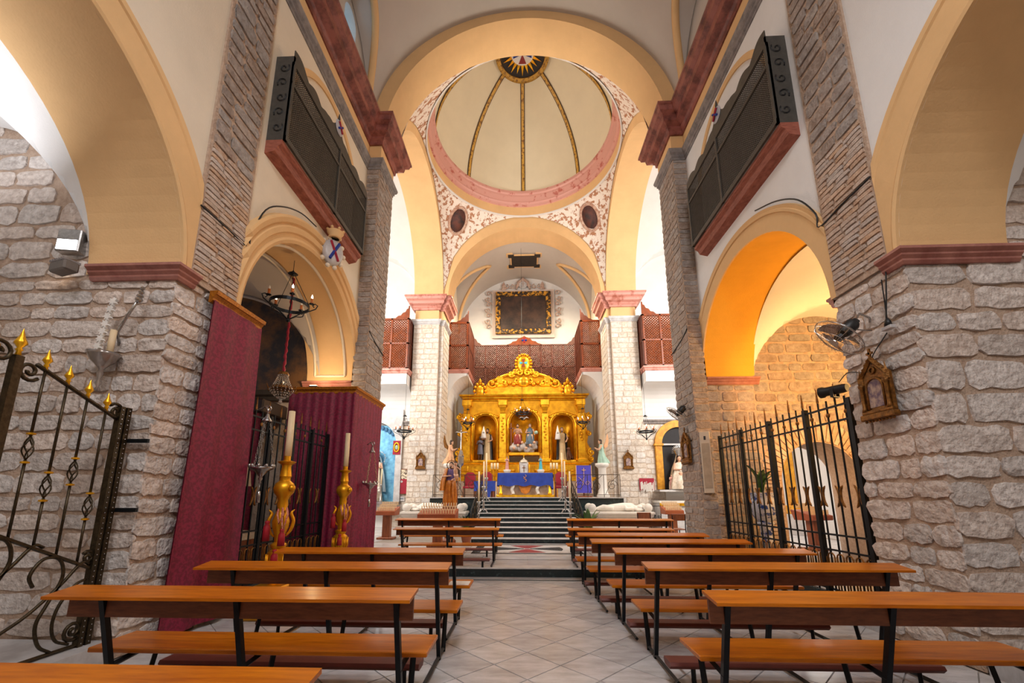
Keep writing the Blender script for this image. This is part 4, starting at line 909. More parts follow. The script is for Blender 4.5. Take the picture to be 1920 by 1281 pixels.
cable([(3.94, 4.42, 3.3), (3.9, 4.6, 3.1), (3.95, 4.75, 2.95), (4.0, 5.1, 3.05), (4.02, 5.3, 2.98)], 'thin black flex from the socket to the grille spotlight', .006)
cable([(-3.66, 8.94, 5.32), (-3.66, 9.3, 5.2), (-3.65, 9.95, 5.05)], 'dark cable on the brick face of the left crossing pier', .014)
cable([(3.66, 8.94, 5.25), (3.66, 9.3, 5.12), (3.65, 9.95, 4.98)], 'dark cable on the brick face of the right crossing pier', .014)
# ================================================================ CRYSTAL SCONCE AND FLOODLIGHT, LEFT PIER
t = thing('wall_sconce', 'silver and crystal candle sconce on the left rubble pier', 'sconce', (-4.55, 4.02, 2.68))
b = MB(); b.lathe([(.001, -.06), (.03, -.05), (.012, -.01), (.03, .03), (.012, .07), (.03, .13), (.02, .18), (.06, .23), (.10, .27), (.13, .33), (.145, .36), (.12, .35), (.05, .30), (.001, .29)], 16); b.build('bowl', mat('smoky crystal', srgb(186, 176, 170), .12, metal=.5, trans=.3), t, smooth=True)
for k in range(7):
    b = MB(); z = .42+k*.085; n = 8
    b.prism([((.05 if q % 2 else .026)*cos(q*pi/7), (.05 if q % 2 else .026)*sin(q*pi/7)) for q in range(14)], lambda x, w_: (x+k*.012-.03, -.06, z+w_), lambda x, w_: (x+k*.012-.03, -.03, z+w_)); b.build('crystal_star', mat('cut white crystal', srgb(250, 246, 240), .2), t)
b = MB(); b.tube([(.06, 0, .32), (.062, 0, .62)], .03, 10); b.build('candle', waxm, t, smooth=True)
b = MB(); b.tube([(.0, .14, .5), (.05, .05, .62), (.18, .0, .78), (.30, -.02, .98)], .014, 6); b.build('arm', silver, t, smooth=True)
for k in range(4): b = MB(); b.ball((.30+k*.006, -.02, .96+k*.045), .035-.004*k, 6); b.build('crystal_drop', silver, t)
t = thing('floodlight', 'grey floodlight fixed at the end of the left red impost', 'floodlight', (-5.14, 3.96, 4.02), R(165)); t.scale = (.85, .85, .85)
b = MB(); b.bbox(-.16, .16, -.08, .08, -.07, .07, .02); b.build('housing', mat('grey alloy', srgb(120, 112, 106), .5, metal=.5), t)
for k in range(7): b = MB(); b.box(-.14+k*.045, -.125+k*.045, -.09, .09, .06, .09); b.build('cooling_fin', greym, t)
b = MB(); b.box(.158, .166, -.06, .06, -.05, .05); b.build('lamp_glass', mat('warm flood glass', (1, .6, .2), .4, emit=4), t)

t = thing('lamp_panel', 'bright white lamp panel under the left aisle vault', 'lamp', (-5.27, 4.06, 4.42), R(10))
b = MB(); b.bbox(-.12, .12, -.03, .08, -.14, .14, .01); b.build('housing', silver, t)
b = MB(); b.box(-.10, .10, -.035, -.03, -.12, .0); b.build('lamp_glass', mat('cold lamp glass', (.95, .97, 1), .4, emit=9), t)
# ================================================================ FIGURE BUILDER
def remesh(o, size):
    m_ = o.modifiers.new('fuse', 'REMESH'); m_.mode = 'VOXEL'; m_.voxel_size = size; m_.use_smooth_shade = True
    s_ = o.modifiers.new('soft', 'SMOOTH'); s_.iterations = 2; s_.factor = .4; return o
def limb(b, pts, rs, n=8): b.tube(pts, rs, n)
def hand(b, p, d, up, s, side):
    """palm and five fingers curling from p along d"""
    d = V(d).normalized(); up = V(up); w_ = d.cross(up).normalized(); up = w_.cross(d); p = V(p)
    b.tube([p, p+d*.045*s, p+d*.085*s], [.022*s, .036*s, .03*s], 8)
    for k in range(4):
        q = p+d*.08*s+w_*(k-1.5)*.019*s; L_ = (.062, .072, .068, .05)[k]*s
        b.tube([q, q+d*L_*.5, q+d*L_*.85-up*L_*.3], [.011*s, .010*s, .008*s], 6)
    q = p+d*.02*s-w_*side*.03*s; b.tube([q, q-w_*side*.03*s+d*.025*s, q-w_*side*.035*s+d*.06*s], [.013*s, .012*s, .009*s], 6)
def body(parent, h, m_, armL, armR, tilt=(0, 0), legs=True, seated=False, vox=.012, z0=0, bare=False):
    """one continuous skin: head with face, neck, torso, tapered arms and hands, legs"""
    s = h/1.7; b = MB(); hz = 1.57*s+z0; hx, hy = tilt[0]*s, tilt[1]*s
    b.ball((hx, hy, hz), .1*s, 10, .82, .95, 1.2)
    b.ball((hx, hy-.088*s, hz-.012*s), .018*s, 6, .8, 1.2, 1.5)                     # nose
    b.ball((hx, hy-.07*s, hz-.09*s), .035*s, 6, 1, .9, .8)                          # chin
    for e in (-1, 1):
        b.ball((hx+e*.036*s, hy-.078*s, hz+.018*s), .014*s, 6, 1.2, .6, .7)         # eye
        b.ball((hx+e*.083*s, hy+.005*s, hz-.005*s), .025*s, 6, .4, .8, 1.2)         # ear
        b.ball((hx+e*.03*s, hy-.075*s, hz-.045*s), .02*s, 6)                        # cheek
    b.ball((hx, hy-.082*s, hz-.055*s), .014*s, 6, 1.6, .6, .5)                      # mouth
    b.tube([(hx*.9, hy*.8, hz-.07*s), (0, 0, 1.36*s+z0)], [.05*s, .058*s], 10)
    b.lathe([(.001, .92*s), (.13*s, .93*s), (.12*s, 1.05*s), (.155*s, 1.25*s), (.16*s, 1.34*s), (.10*s, 1.40*s), (.001, 1.42*s)], 14, (0, 0, z0), 1.12, .72)
    for e, A in ((-1, armL), (1, armR)):
        sh = V((e*.17*s, 0, 1.36*s+z0)); el = V(A[0])*s+V((0, 0, z0)); wr_ = V(A[1])*s+V((0, 0, z0))
        b.tube([sh, (sh+el)/2, el, (el+wr_)/2, wr_], [.056*s, .05*s, .042*s, .036*s, .027*s], 10)
        hand(b, wr_, wr_-el if len(A) < 3 else V(A[2]), V((0, 0, 1)) if abs((wr_-el).normalized().z) < .9 else V((0, 1, 0)), s, e)
    if legs:
        for e in (-1, 1):
            if seated: b.tube([(e*.09*s, 0, .95*s+z0), (e*.11*s, -.4*s, .92*s+z0), (e*.11*s, -.42*s, .5*s+z0), (e*.11*s, -.47*s, .46*s+z0)], [.085*s, .075*s, .05*s, .04*s], 8)
            else: b.tube([(e*.08*s, 0, .93*s+z0), (e*.085*s, -.02*s, .5*s+z0), (e*.085*s, .01*s, .06*s+z0), (e*.09*s, -.12*s, .025*s+z0)], [.085*s, .06*s, .035*s, .028*s], 8)
    return remesh(b.build('figure_body', m_, parent), vox*s)
def robe(parent, name, m_, prof, n=40, folds=9, amp=.07, a0=0, a1=2*pi, th=0, ph=0, z0=0, s=1):
    """draped cloth: rows of (z, rx, ry, ox, oy, fold strength)"""
    b = MB(); full = abs(a1-a0-2*pi) < 1e-6; rows = []
    P = []
    for i in range(len(prof)-1):
        for k in range(3):
            t = k/3; P.append([prof[i][j]*(1-t)+prof[i+1][j]*t for j in range(6)])
    P.append(list(prof[-1])); k = n if full else n+1
    def layer(off):
        vs_ = []
        for (z, rx, ry, ox, oy, fs) in P:
            for j in range(k):
                a = a0+(a1-a0)*j/n; q = 1+amp*fs*(sin(folds*a+ph+z*1.5)+.5*sin((folds*1.7)*a+2*ph+z*4))+off
                vs_.append((s*(ox+rx*q*cos(a)), s*(oy+ry*q*sin(a)), s*z+z0))
        fs_ = [(i*k+j, i*k+(j+1) % k, (i+1)*k+(j+1) % k, (i+1)*k+j) for i in range(len(P)-1) for j in range(n)]
        if full: fs_ += [tuple(range(k-1, -1, -1)), tuple((len(P)-1)*k+j for j in range(k))]
        b.add(vs_, fs_)
    layer(0)
    if not full: layer(.06)
    return b.build(name, m_, parent, smooth=True, angle=60)
HABIT = [(0, .24, .2, 0, 0, 1), (.1, .22, .18, 0, 0, 1), (.5, .19, .15, 0, 0, .9), (.9, .17, .13, 0, 0, .6), (1.05, .155, .12, 0, 0, .4), (1.25, .19, .135, 0, 0, .3), (1.36, .19, .12, 0, 0, .1), (1.42, .09, .08, 0, 0, 0)]
CLOAK = [(.03, .30, .24, 0, .03, 1), (.5, .27, .21, 0, .03, 1), (.9, .25, .19, 0, .03, .7), (1.2, .24, .17, 0, .02, .4), (1.36, .22, .15, 0, .01, .2), (1.44, .11, .10, 0, .01, 0)]
def hair(parent, m_, h, z0=0, beard=False, longh=True, tilt=(0, 0)):
    s = h/1.7; b = MB(); hx, hy = tilt[0]*s, tilt[1]*s
    b.ball((hx, hy+.02*s, z0+1.595*s), .108*s, 10, .88, .95, 1.15)
    if longh: b.ball((hx, hy+.05*s, z0+1.5*s), .09*s, 8, 1.0, .7, 1.5)
    if beard: b.ball((hx, hy-.065*s, z0+1.475*s), .05*s, 8, 1, .8, 1.3)
    o = b.build('hair', m_, parent); return remesh(o, .02*s)
def halo(parent, z, r, m_=None, y=.1):
    b = MB(); b.tube([(r*cos(2*pi*k/20), y, z+r*sin(2*pi*k/20)) for k in range(20)], .012, 5, closed=True)
    for k in range(12): a = 2*pi*k/12; b.tube([(r*.9*cos(a), y, z+r*.9*sin(a)), (r*1.25*cos(a), y, z+r*1.25*sin(a))], .008, 4)
    return b.build('halo', m_ or brightgold, parent, smooth=True)
creamr = mat('cream habit', srgb(216, 186, 140), .6, var=.1); blackr = mat('black habit', srgb(40, 42, 46), .5, var=.2); greyr = mat('grey blue tunic', srgb(104, 104, 122), .6, var=.12)
redr = mat('crimson robe', srgb(140, 34, 30), .5, var=.15); bluer = mat('blue grey mantle', srgb(92, 112, 128), .5, var=.15); brownh = mat('brown hair', srgb(70, 48, 34), .7, var=.2); greyh = mat('grey hair', srgb(128, 112, 98), .7, var=.2)
darkskin = mat('dark painted skin', srgb(96, 68, 56), .5, var=.1); orangr = mat('ochre mantle', srgb(206, 126, 30), .5, c2=srgb(164, 92, 16), scale=8); violet = mat('violet tunic', srgb(108, 88, 140), .6, var=.12)
pinkr = mat('pink robe', srgb(208, 148, 140), .6, var=.1); peach = mat('peach robe', srgb(222, 168, 124), .6, var=.1); greenr = mat('pale green robe', srgb(158, 190, 172), .6, var=.1); turq = mat('turquoise robe', srgb(70, 176, 196), .5, var=.1)
whiter = mat('ivory satin', srgb(228, 218, 204), .5, c2=srgb(196, 176, 150), scale=9); cloudm = mat('painted cloud', srgb(188, 178, 172), .7, var=.12); bluelit = mat('sky blue paint', srgb(120, 190, 222), .5, c2=srgb(74, 140, 186), scale=5)
# ================================================================ ALTARPIECE
XR, YR = -.05, 20.3
rt = thing('altarpiece', 'large gilded baroque altarpiece with three arched niches behind the altar', 'altarpiece', (XR, YR, 1.45))
def part(n, m_, f, par=rt, **k): b = MB(); f(b); return b.build(n, m_, par, **k)
Z = lambda z: z-1.45
part('plinth', mat('veined pink marble', srgb(206, 188, 172), .5, c2=srgb(170, 146, 130), scale=5), lambda b: b.box(-3.3, 3.3, -.15, .6, 0, Z(2.2)))
part('plinth_moulding', brightgold, lambda b: b.sweep([(0, 0), (.05, .02), (.08, .08), (.12, .12), (.12, .18), (0, .18)], [((-3.3, .6, Z(2.2)), (-1, 0, 0)), ((-3.3, -.15, Z(2.2)), (-1, -1, 0)), ((3.3, -.15, Z(2.2)), (1, -1, 0)), ((3.3, .6, Z(2.2)), (1, 0, 0))]))
part('predella', gold, lambda b: b.box(-3.15, 3.15, -.08, .6, Z(2.38), Z(3.02)))  # back planes in darker gold, raised parts brighter: relief shade put into colour
for x0, x1 in ((-3.1, -2.75), (-2.6, -1.4), (-1.3, -.95), (-.85, -.45), (.5, .9), (1.0, 1.3), (1.4, 2.6), (2.75, 3.1)):
    pn = part('panel', brightgold, lambda b: b.bbox(x0, x1, -.12, -.07, Z(2.46), Z(2.95), .03))
    part('panel_ornament', gold, lambda b: [b.ball(((x0+x1)/2+dx*(x1-x0)*.3, -.125, Z(2.70)), .07, 6, 1.4, .5, .8) for dx in (-1, 0, 1)], pn, smooth=True)
part('ledge', brightgold, lambda b: b.sweep([(0, 0), (.03, 0), (.08, .05), (.1, .1), (0, .1)], [((-3.2, .5, Z(3.02)), (-1, 0, 0)), ((-3.2, -.08, Z(3.02)), (-1, -1, 0)), ((3.2, -.08, Z(3.02)), (1, -1, 0)), ((3.2, .5, Z(3.02)), (1, 0, 0))]))
NICH = [(-1.95, 4.95, .58, 3.22), (0, 5.02, .75, 3.6), (1.93, 4.95, .58, 3.22)]
b = MB(); mpr = lambda u, t, z: (u, t, Z(z))
archwall(b, mpr, -3.05, 3.05, 4.95, 6.25, [(-1.95, 4.95, .58), (.0, 5.02, .75), (1.93, 4.95, .58)], 0, .35, 24, 0, 0); b.build('spandrel_wall', gold, rt)
for x0, x1 in ((-3.05, -2.53), (-1.37, -.75), (.75, 1.35), (2.51, 3.05)): part('wall_panel', gold, lambda b: b.box(x0, x1, 0, .35, Z(3.1), Z(5.03)))
for (x, zs, r, zb) in NICH:
    part('niche_back', gold, lambda b: b.lathe([(r, Z(zb)), (r, Z((zb+zs)/2)), (r, Z(zs))]+[(r*cos(a), Z(zs)+r*sin(a)) for a in [pi/2*i/8 for i in range(1, 9)]], 20, (x, .3, 0), 1, .75, a0=0, a1=pi), smooth=True)
    part('niche_floor', brightgold, lambda b: b.bbox(x-r-.02, x+r+.02, -.12, .7, Z(zb)-.14, Z(zb), .02))
    part('niche_arch', brightgold, lambda b: b.tube([(x-r-.06, -.04, Z(zb))]+[(x-(r+.06)*cos(pi*k/18), -.04, Z(zs)+(r+.06)*sin(pi*k/18)) for k in range(19)]+[(x+r+.06, -.04, Z(zb))], .06, 8), smooth=True)
    part('niche_arch', gold, lambda b: b.tube([(x-r+.02, .04, Z(zb))]+[(x-(r-.02)*cos(pi*k/18), .04, Z(zs)+(r-.02)*sin(pi*k/18)) for k in range(19)]+[(x+r-.02, .04, Z(zb))], .03, 6), smooth=True)
    for dx in (-1, 1):
        for k in range(3): part('spandrel_leaf', brightgold, lambda b: b.ball((x+dx*(.28+.15*k), -.04, Z(zs)+r*.98-.06*k), .11, 6, 1.2, .8, .8), smooth=True)
for x in (-2.86, -1.06, 1.05, 2.82):
    c_ = part('pilaster', brightgold, lambda b: b.bbox(x-.17, x+.17, -.20, .02, Z(3.28), Z(5.55), .02).bbox(x-.22, x+.22, -.26, .02, Z(3.12), Z(3.28), .02).bbox(x-.12, x+.12, -.205, -.15, Z(3.4), Z(4.1), .02))
    part('capital', gold, lambda b: b.lathe([(.15, Z(5.55)), (.17, Z(5.6)), (.15, Z(5.66)), (.24, Z(5.86)), (.25, Z(5.92))], 4, (x, -.12, 0), a0=pi/4, a1=pi/4+2*pi), c_)
    part('entablature_block', brightgold, lambda b: b.bbox(x-.24, x+.24, -.32, .02, Z(5.92), Z(6.25), .04), c_)
    for k in range(9): part('carved_drop', gold, lambda b: b.ball((x+.03*(-1)**k, -.21, Z(4.2)+k*.14), .062, 6, .9, .7, 1.1), c_, smooth=True)
for s_ in (-1, 1):
    w_ = part('side_wing', gold, lambda b: b.prism([(3.05, Z(3.12)), (3.4, Z(3.12)), (3.3, Z(3.7)), (3.12, Z(4.1)), (3.2, Z(4.5)), (3.1, Z(4.9)), (3.35, Z(5.3)), (3.3, Z(5.55)), (3.05, Z(5.6))], lambda x, z: (s_*x, .05, z), lambda x, z: (s_*x, .2, z)))
    for c, r in (((3.28, 5.42), .17), ((3.24, 4.55), .12), ((3.3, 3.6), .2), ((3.3, 3.3), .14)): part('wing_scroll', brightgold, lambda b: b.tube(scroll((c[0], Z(c[1])), r, .02, pi/2, 1.4, 18, lambda a, d: (s_*a, .03, d)), .05, 6), w_, smooth=True)
cp = [(0, 0), (.07, 0), (.1, .05), (.24, .08), (.27, .15), (.4, .19), (.42, .26), (0, .26)]
pth = [((-2.82, .35, Z(6.22)), (-1, 0, 0)), ((-2.82, 0, Z(6.22)), (-1, -1, 0)), ((2.82, 0, Z(6.22)), (1, -1, 0)), ((2.82, .35, Z(6.22)), (1, 0, 0))]
part('cornice', brightgold, lambda b: b.sweep(cp, pth)); part('cornice_top', gold, lambda b: b.box(-3.1, 3.1, -.1, .5, Z(6.4), Z(6.5)))
part('attic', brightgold, lambda b: b.box(-1.95, 1.95, -.05, .4, Z(6.48), Z(6.95)))
part('pediment', gold, lambda b: b.prism([(-1.95, 6.95)]+[(-1.95*cos(pi*k/16), 6.95+.72*sin(pi*k/16)) for k in range(1, 16)]+[(1.95, 6.95)], lambda x, z: (x, .0, Z(z)), lambda x, z: (x, .3, Z(z))))
for s_ in (-1, 1):
    part('pediment_rail', brightgold, lambda b: b.tube([(s_*(1.5-.9*k/6), -.06, Z(7.28+.32*sin(k/6*pi/2))) for k in range(7)], .085, 6), smooth=True)
    for c, r in (((1.62, 7.12), .24), ((.62, 7.6), .17), ((1.0, 7.15), .2), ((.42, 7.75), .13), ((.32, 7.25), .16)): part('pediment_scroll', brightgold, lambda b: b.tube(scroll((c[0], Z(c[1])), r, .03, R(200), 1.3, 18, lambda a, d: (s_*a, -.1, d)), .055, 6), smooth=True)
    for k in range(6): part('pediment_leaf', gold, lambda b: b.ball((s_*(.5+.22*k), -.1, Z(7.06+.08*(k % 2))), .11, 6, 1.1, .9, .8), smooth=True)
    part('pediment_block', brightgold, lambda b: b.bbox(s_*1.2-.16, s_*1.2+.16, -.14, .05, Z(6.95), Z(7.5), .03))
    md = part('end_medallion', brightgold, lambda b: b.lathe([(0, -.12), (.16, -.1), (.2, -.05), (.2, .02)], 20, (s_*2.22, -.12, Z(6.72)), sy=1.5, axis='y'), smooth=True)
    for k in range(12): a = 2*pi*k/12; part('medallion_curl', gold, lambda b: b.ball((s_*2.22+.28*cos(a), -.1, Z(6.72)+.4*sin(a)), .09, 6), md, smooth=True)
    part('medallion_crest', gold, lambda b: b.lathe([(.12, 0), (.08, .1), (.1, .14), (.03, .22), (0, .3)], 8, (s_*2.22, -.1, Z(7.12))), md, smooth=True)
part('globe', brightgold, lambda b: b.ball((0, -.1, Z(7.2)), .3, 12, 1.1, .6, .9), smooth=True)
cr = part('crest', brightgold, lambda b: b.lathe([(0, -.1), (.26, -.08), (.34, -.02), (.36, .08)], 24, (0, -.08, Z(8.15)), sy=1.25, axis='y'), smooth=True)
for k in range(18): a = 2*pi*k/18; part('crest_ray', gold, lambda b: b.ball((.4*cos(a), -.06, Z(8.15)+.5*sin(a)), .08, 6), cr, smooth=True)
for k in range(4):
    a = k*pi/2; q = [(.02, .03), (-.02, .03), (-.08, .2), (.08, .2)]
    part('cross_arm', redr if k % 2 == 0 else turq, lambda b: b.prism([(x*cos(a)-y*sin(a), x*sin(a)+y*cos(a)) for x, y in q], lambda x, z: (x, -.19, Z(8.17)+z), lambda x, z: (x, -.2, Z(8.17)+z)), cr)
for s_ in (-1, 1): part('crest_scroll', brightgold, lambda b: b.tube(scroll((s_*.2, Z(7.66)), .16, .03, pi/2, 1.2*s_, 16, lambda a, d: (a, -.14, d)), .06, 6), cr, smooth=True)
# ---- saints in the side niches
def cone_hood(loc, h, label):
    t = thing('pointed_hood', label, 'hood', loc); b = MB(); b.lathe([(.13, 0), (.14, .02), (.1, h*.45), (.001, h)], 14); b.build('cone', mat('white satin', srgb(226, 222, 220), .5, var=.04), t, smooth=True)
    b = MB(); b.bar((0, -.10, h*.33), (0, -.085, h*.52), .02).bar((-.05, -.10, h*.43), (.05, -.10, h*.43), .02); b.build('emblem', blackr, t)
t = thing('saint_statue', 'saint statue in cream habit and black cloak in the left niche', 'statue', (XR-1.85, 20.5, 3.22), 0, 'saints of the altarpiece')
body(t, 1.62, skin, ((-.27, -.05, 1.1), (-.12, -.2, 1.12)), ((.27, -.05, 1.08), (.14, -.2, 1.0))); robe(t, 'habit', creamr, HABIT, s=.95); robe(t, 'cloak', blackr, CLOAK, a0=R(-48), a1=R(228), s=.95); hair(t, brownh, 1.62, beard=True, longh=False); halo(t, 1.5, .17)
b = MB(); b.bbox(-.45, .35, -.2, .2, -.0, .04, .01); 
t = thing('boy_statue', 'dark boy statue in grey tunic beside the saint of the left niche', 'statue', (XR-2.18, 20.28, 3.22))
body(t, 1.2, darkskin, ((-.24, -.06, 1.1), (-.08, -.18, 1.2)), ((.24, -.06, 1.1), (.1, -.2, 1.18)), vox=.014); robe(t, 'tunic', greyr, [(.42, .2, .16, 0, 0, 1)]+HABIT[3:], s=1.2/1.7); hair(t, mat('black hair', srgb(34, 28, 26), .7), 1.2, longh=False)
cone_hood((XR-2.0, 20.12, 4.3), .62, 'white pointed hood beside the saint of the left niche')
t = thing('saint_statue', 'grey bearded saint statue with black cloak in the right niche', 'statue', (XR+1.9, 20.5, 3.22), 0, 'saints of the altarpiece')
body(t, 1.66, skin, ((-.27, -.08, 1.1), (-.2, -.25, 1.15)), ((.28, -.05, 1.1), (.2, -.2, .98))); robe(t, 'habit', creamr, HABIT, s=.97, ph=1); robe(t, 'cloak', blackr, CLOAK, a0=R(-48), a1=R(228), s=.97, ph=2); hair(t, greyh, 1.66, beard=True, longh=False); halo(t, 1.54, .17)
cone_hood((XR+1.66, 20.15, 4.22), .72, 'white pointed hood held by the saint of the right niche')
t = thing('dog_statue', 'brown dog statue sitting by the saint of the right niche', 'statue', (XR+2.2, 20.25, 3.22))
b = MB(); b.tube([(.14, .12, .12), (.06, .05, .2), (0, -.02, .36), (-.02, -.06, .48)], [.1, .12, .10, .07], 10); b.ball((-.03, -.1, .54), .075, 8, 1, 1.1, 1); b.tube([(-.03, -.14, .53), (-.04, -.24, .50)], [.045, .03], 8)
for e in (-1, 1): b.tube([(e*.05-.02, -.06, .36), (e*.055-.02, -.1, .15), (e*.055-.02, -.14, .01)], [.045, .03, .025], 8); b.tube([(.1+e*.07, .08, .14), (.06+e*.09, -.02, .1), (.1+e*.08, .05, .02), (.04+e*.08, -.06, .015)], [.07, .05, .03, .022], 8); b.tube([(-.03+e*.06, -.08, .59), (-.03+e*.09, -.07, .52)], [.025, .012], 6)
b.tube([(.16, .14, .1), (.26, .16, .06), (.32, .1, .1)], [.03, .022, .012], 6); remesh(b.build('dog_body', mat('brown fur', srgb(104, 60, 36), .7, var=.2), t), .014)
# ---- central group
t = thing('cloud_throne', 'grey sculpted cloud base with cherub heads in the middle niche', 'sculpture', (XR, 20.42, 3.6)); b = MB(); rd = random.Random(5)
for k in range(34): b.ball((rd.uniform(-.6, .6), rd.uniform(-.18, .16), rd.uniform(.12, .5)), rd.uniform(.1, .17), 7)
remesh(b.build('cloud', cloudm, t), .03)
for k in range(6): b = MB(); b.ball((-.5+.2*k, -.3, .2+.14*(k % 3)), .07, 7); b.build('cherub_head', skin, t, smooth=True)
SEAT = [(.36, .24, .2, 0, -.3, 1), (.5, .24, .22, 0, -.3, 1), (.8, .25, .3, 0, -.2, .8), (.95, .24, .3, 0, -.14, .5), (1.02, .2, .2, 0, -.02, .4), (1.2, .18, .14, 0, 0, .3)]
t = thing('seated_statue', 'seated statue with bare chest and crimson robe in the middle niche', 'statue', (XR-.32, 20.5, 3.72)); body(t, 1.35, skin, ((-.28, -.12, 1.1), (-.22, -.3, 1.2)), ((.26, -.1, 1.1), (.1, -.28, 1.18)), seated=True, vox=.014); robe(t, 'mantle', redr, SEAT[:-1], s=.8); hair(t, brownh, 1.35, beard=True)
t = thing('seated_statue', 'seated statue in blue grey mantle holding a globe in the middle niche', 'statue', (XR+.30, 20.5, 3.72)); body(t, 1.35, skin, ((-.27, -.12, 1.1), (-.08, -.3, 1.1)), ((.28, -.12, 1.1), (.28, -.32, 1.0)), seated=True, vox=.014); robe(t, 'mantle', bluer, SEAT+[(1.36, .18, .12, 0, 0, .1), (1.42, .09, .08, 0, 0, 0)], s=.8); hair(t, greyh, 1.35, beard=True); b = MB(); b.ball((.3, -.34, .86), .09, 10); b.build('globe', greenr, t, smooth=True)
t = thing('wooden_cross', 'slim wooden cross leaning at the left of the middle niche', 'cross', (XR-.64, 20.25, 3.62)); b = MB(); b.box(-.025, .025, -.02, .02, 0, 1.45).box(-.17, .17, -.02, .02, 1.16, 1.21); b.build('cross_beams', darkwood, t)
t = thing('dove_glory', 'white dove with golden rays above the seated figures', 'sculpture', (XR, 20.62, 5.35))
for k in range(20): a = R(200+k*7.4); b = MB(); b.tube([(.1*cos(a), 0, .1*sin(a)), (.5*cos(a), .02, .5*sin(a))], [.014, .004], 4); b.build('ray', brightgold, t)
b = MB(); b.ball((0, -.1, 0), .07, 8, 1, 1.3, .8).tube([(0, -.1, .02), (.14, -.1, .07), (.25, -.08, .02)], [.04, .035, .008], 6).tube([(0, -.1, .02), (-.14, -.1, .07), (-.25, -.08, .02)], [.04, .035, .008], 6); b.build('dove', marblew, t, smooth=True)
# ================================================================ ALTAR
t = thing('altar_table', 'gilt altar table with white twisted columns under a blue cloth', 'altar', (XR+.03, 17.75, 1.45))
b = MB(); b.bbox(-1.2, 1.2, -.5, .5, 0, .1, .02); b.build('base', brightgold, t)
b = MB(); b.bbox(-1.12, 1.12, -.42, .42, .92, .99, .01); b.build('tabletop', whitem, t)
for x in (-1.02, 1.02): b = MB(); b.lathe([(.09, .1), (.09, .18), (.06, .22), (.06, .78), (.09, .84), (.09, .92)], 12, (x, -.36, 0)); b.build('gilt_post', brightgold, t, smooth=True)
for x in (-.52, .52):
    b = MB(); b.tube([(x+.03*cos(k*.9), -.36+.03*sin(k*.9), .12+.78*k/14) for k in range(15)], .065, 10); b.build('twisted_column', marblew, t, smooth=True)
b = MB(); b.prism([(-.32, .85), (.32, .85), (.28, .5), (.16, .2), (0, .12), (-.16, .2), (-.28, .5)], lambda x, z: (x, -.38, z), lambda x, z: (x, -.33, z)); b.build('front_shield', orangr, t)
b = MB(); b.box(-.12, .12, -.4, -.37, .62, .76); b.build('shield_label', marblew, t)
b = MB(); b.box(-.95, .95, -.2, .25, .1, .92); b.build('core', mat('veined pink marble', (0, 0, 0)), t)
c_ = thing('altar_cloth', 'royal blue cloth with gold monogram over the altar table', 'cloth', (XR+.03, 17.75, 2.44))
b = MB(); n = 60
def fcl(u, v):
    x = -1.14+2.28*u; fr = v*1.5
    dr = -.53+.03*sin(u*23)+(-.12*max(0, (u-.93)/.07)) ; 
    if fr < 1: return (x, .45-.9*fr, .01)
    f_ = (fr-1)/.5; return (x+(.03*f_ if u > .9 else 0), -.46-.03*sin(u*31)*f_-.02, .01+dr*f_)
b.grid(n, 18, fcl); b.build('cloth', bluecloth, c_, smooth=True)
def fcs(s_): return lambda u, v: (s_*(1.15+.03*sin(u*17)*v), -.45+.9*u, .01-(.62 if s_ > 0 else .5)*v-.06*sin(u*9)*v)
for s_ in (-1, 1): b = MB(); b.grid(16, 6, fcs(s_)); b.build('side_drop', bluecloth, c_, smooth=True)
b = MB(); b.tube([(.0+.06*sin(k*1.2), -.5, -.08-k*.035) for k in range(9)], .012, 5).tube([(-.07, -.5, -.14), (.07, -.5, -.3)], .01, 4); b.build('monogram', mat('gold thread', srgb(190, 130, 96), .5), c_, smooth=True)
c_ = thing('side_cloth', 'lower blue cloth draped over a side table left of the altar', 'cloth', (XR-1.66, 17.7, 2.1))
b = MB(); b.grid(20, 8, lambda u, v: (-.45+.9*u, -.35-.02*sin(u*20)*v, .02-.42*v-(.3 if .62 < u < .8 else 0)*v*v)); b.grid(10, 4, lambda u, v: (-.45+.9*u, .3-.65*v, .02)); b.build('cloth', bluecloth, c_, smooth=True)
t = thing('side_table', 'small wooden side table under the lower blue cloth', 'table', (XR-1.66, 17.7, 1.45)); b = MB(); b.bbox(-.42, .42, -.3, .3, .62, .66, .01); b.build('tabletop', brownwood, t)
for x in (-.36, .36):
    for y in (-.25, .25): b = MB(); b.box(x-.03, x+.03, y-.03, y+.03, 0, .62); b.build('leg', brownwood, t)
t = thing('tabernacle', 'bright silver tabernacle door with cross in the middle of the altarpiece', 'tabernacle', (XR-.02, 19.6, 2.4)); b = MB(); b.bbox(-.3, .3, -.2, .4, -.95, .02, .02); b.build('plinth', gold, t)
b = MB(); b.bbox(-.22, .22, -.14, .14, .02, .66, .03).lathe([(.22, .66), (.16, .76), (.05, .82), (.001, .9)], 8); b.build('shrine', mat('polished silver', srgb(236, 232, 224), .18, metal=.6), t)
b = MB(); b.box(-.16, .16, -.15, -.13, .08, .6); d_ = b.build('door', whitem, t); b = MB(); b.box(-.015, .015, -.16, -.14, .2, .5).box(-.08, .08, -.16, -.14, .38, .41); b.build('door_cross', oldgold, d_)
b = MB(); b.box(-.015, .015, -.01, .01, .9, 1.12).box(-.06, .06, -.01, .01, 1.0, 1.03); b.build('cross', brightgold, t)
for s_ in (-1, 1): b = MB(); b.tube([(s_*.26, -.14, .0), (s_*.26, -.14, .55)], .03, 8); b.build('colonnette', brightgold, t)
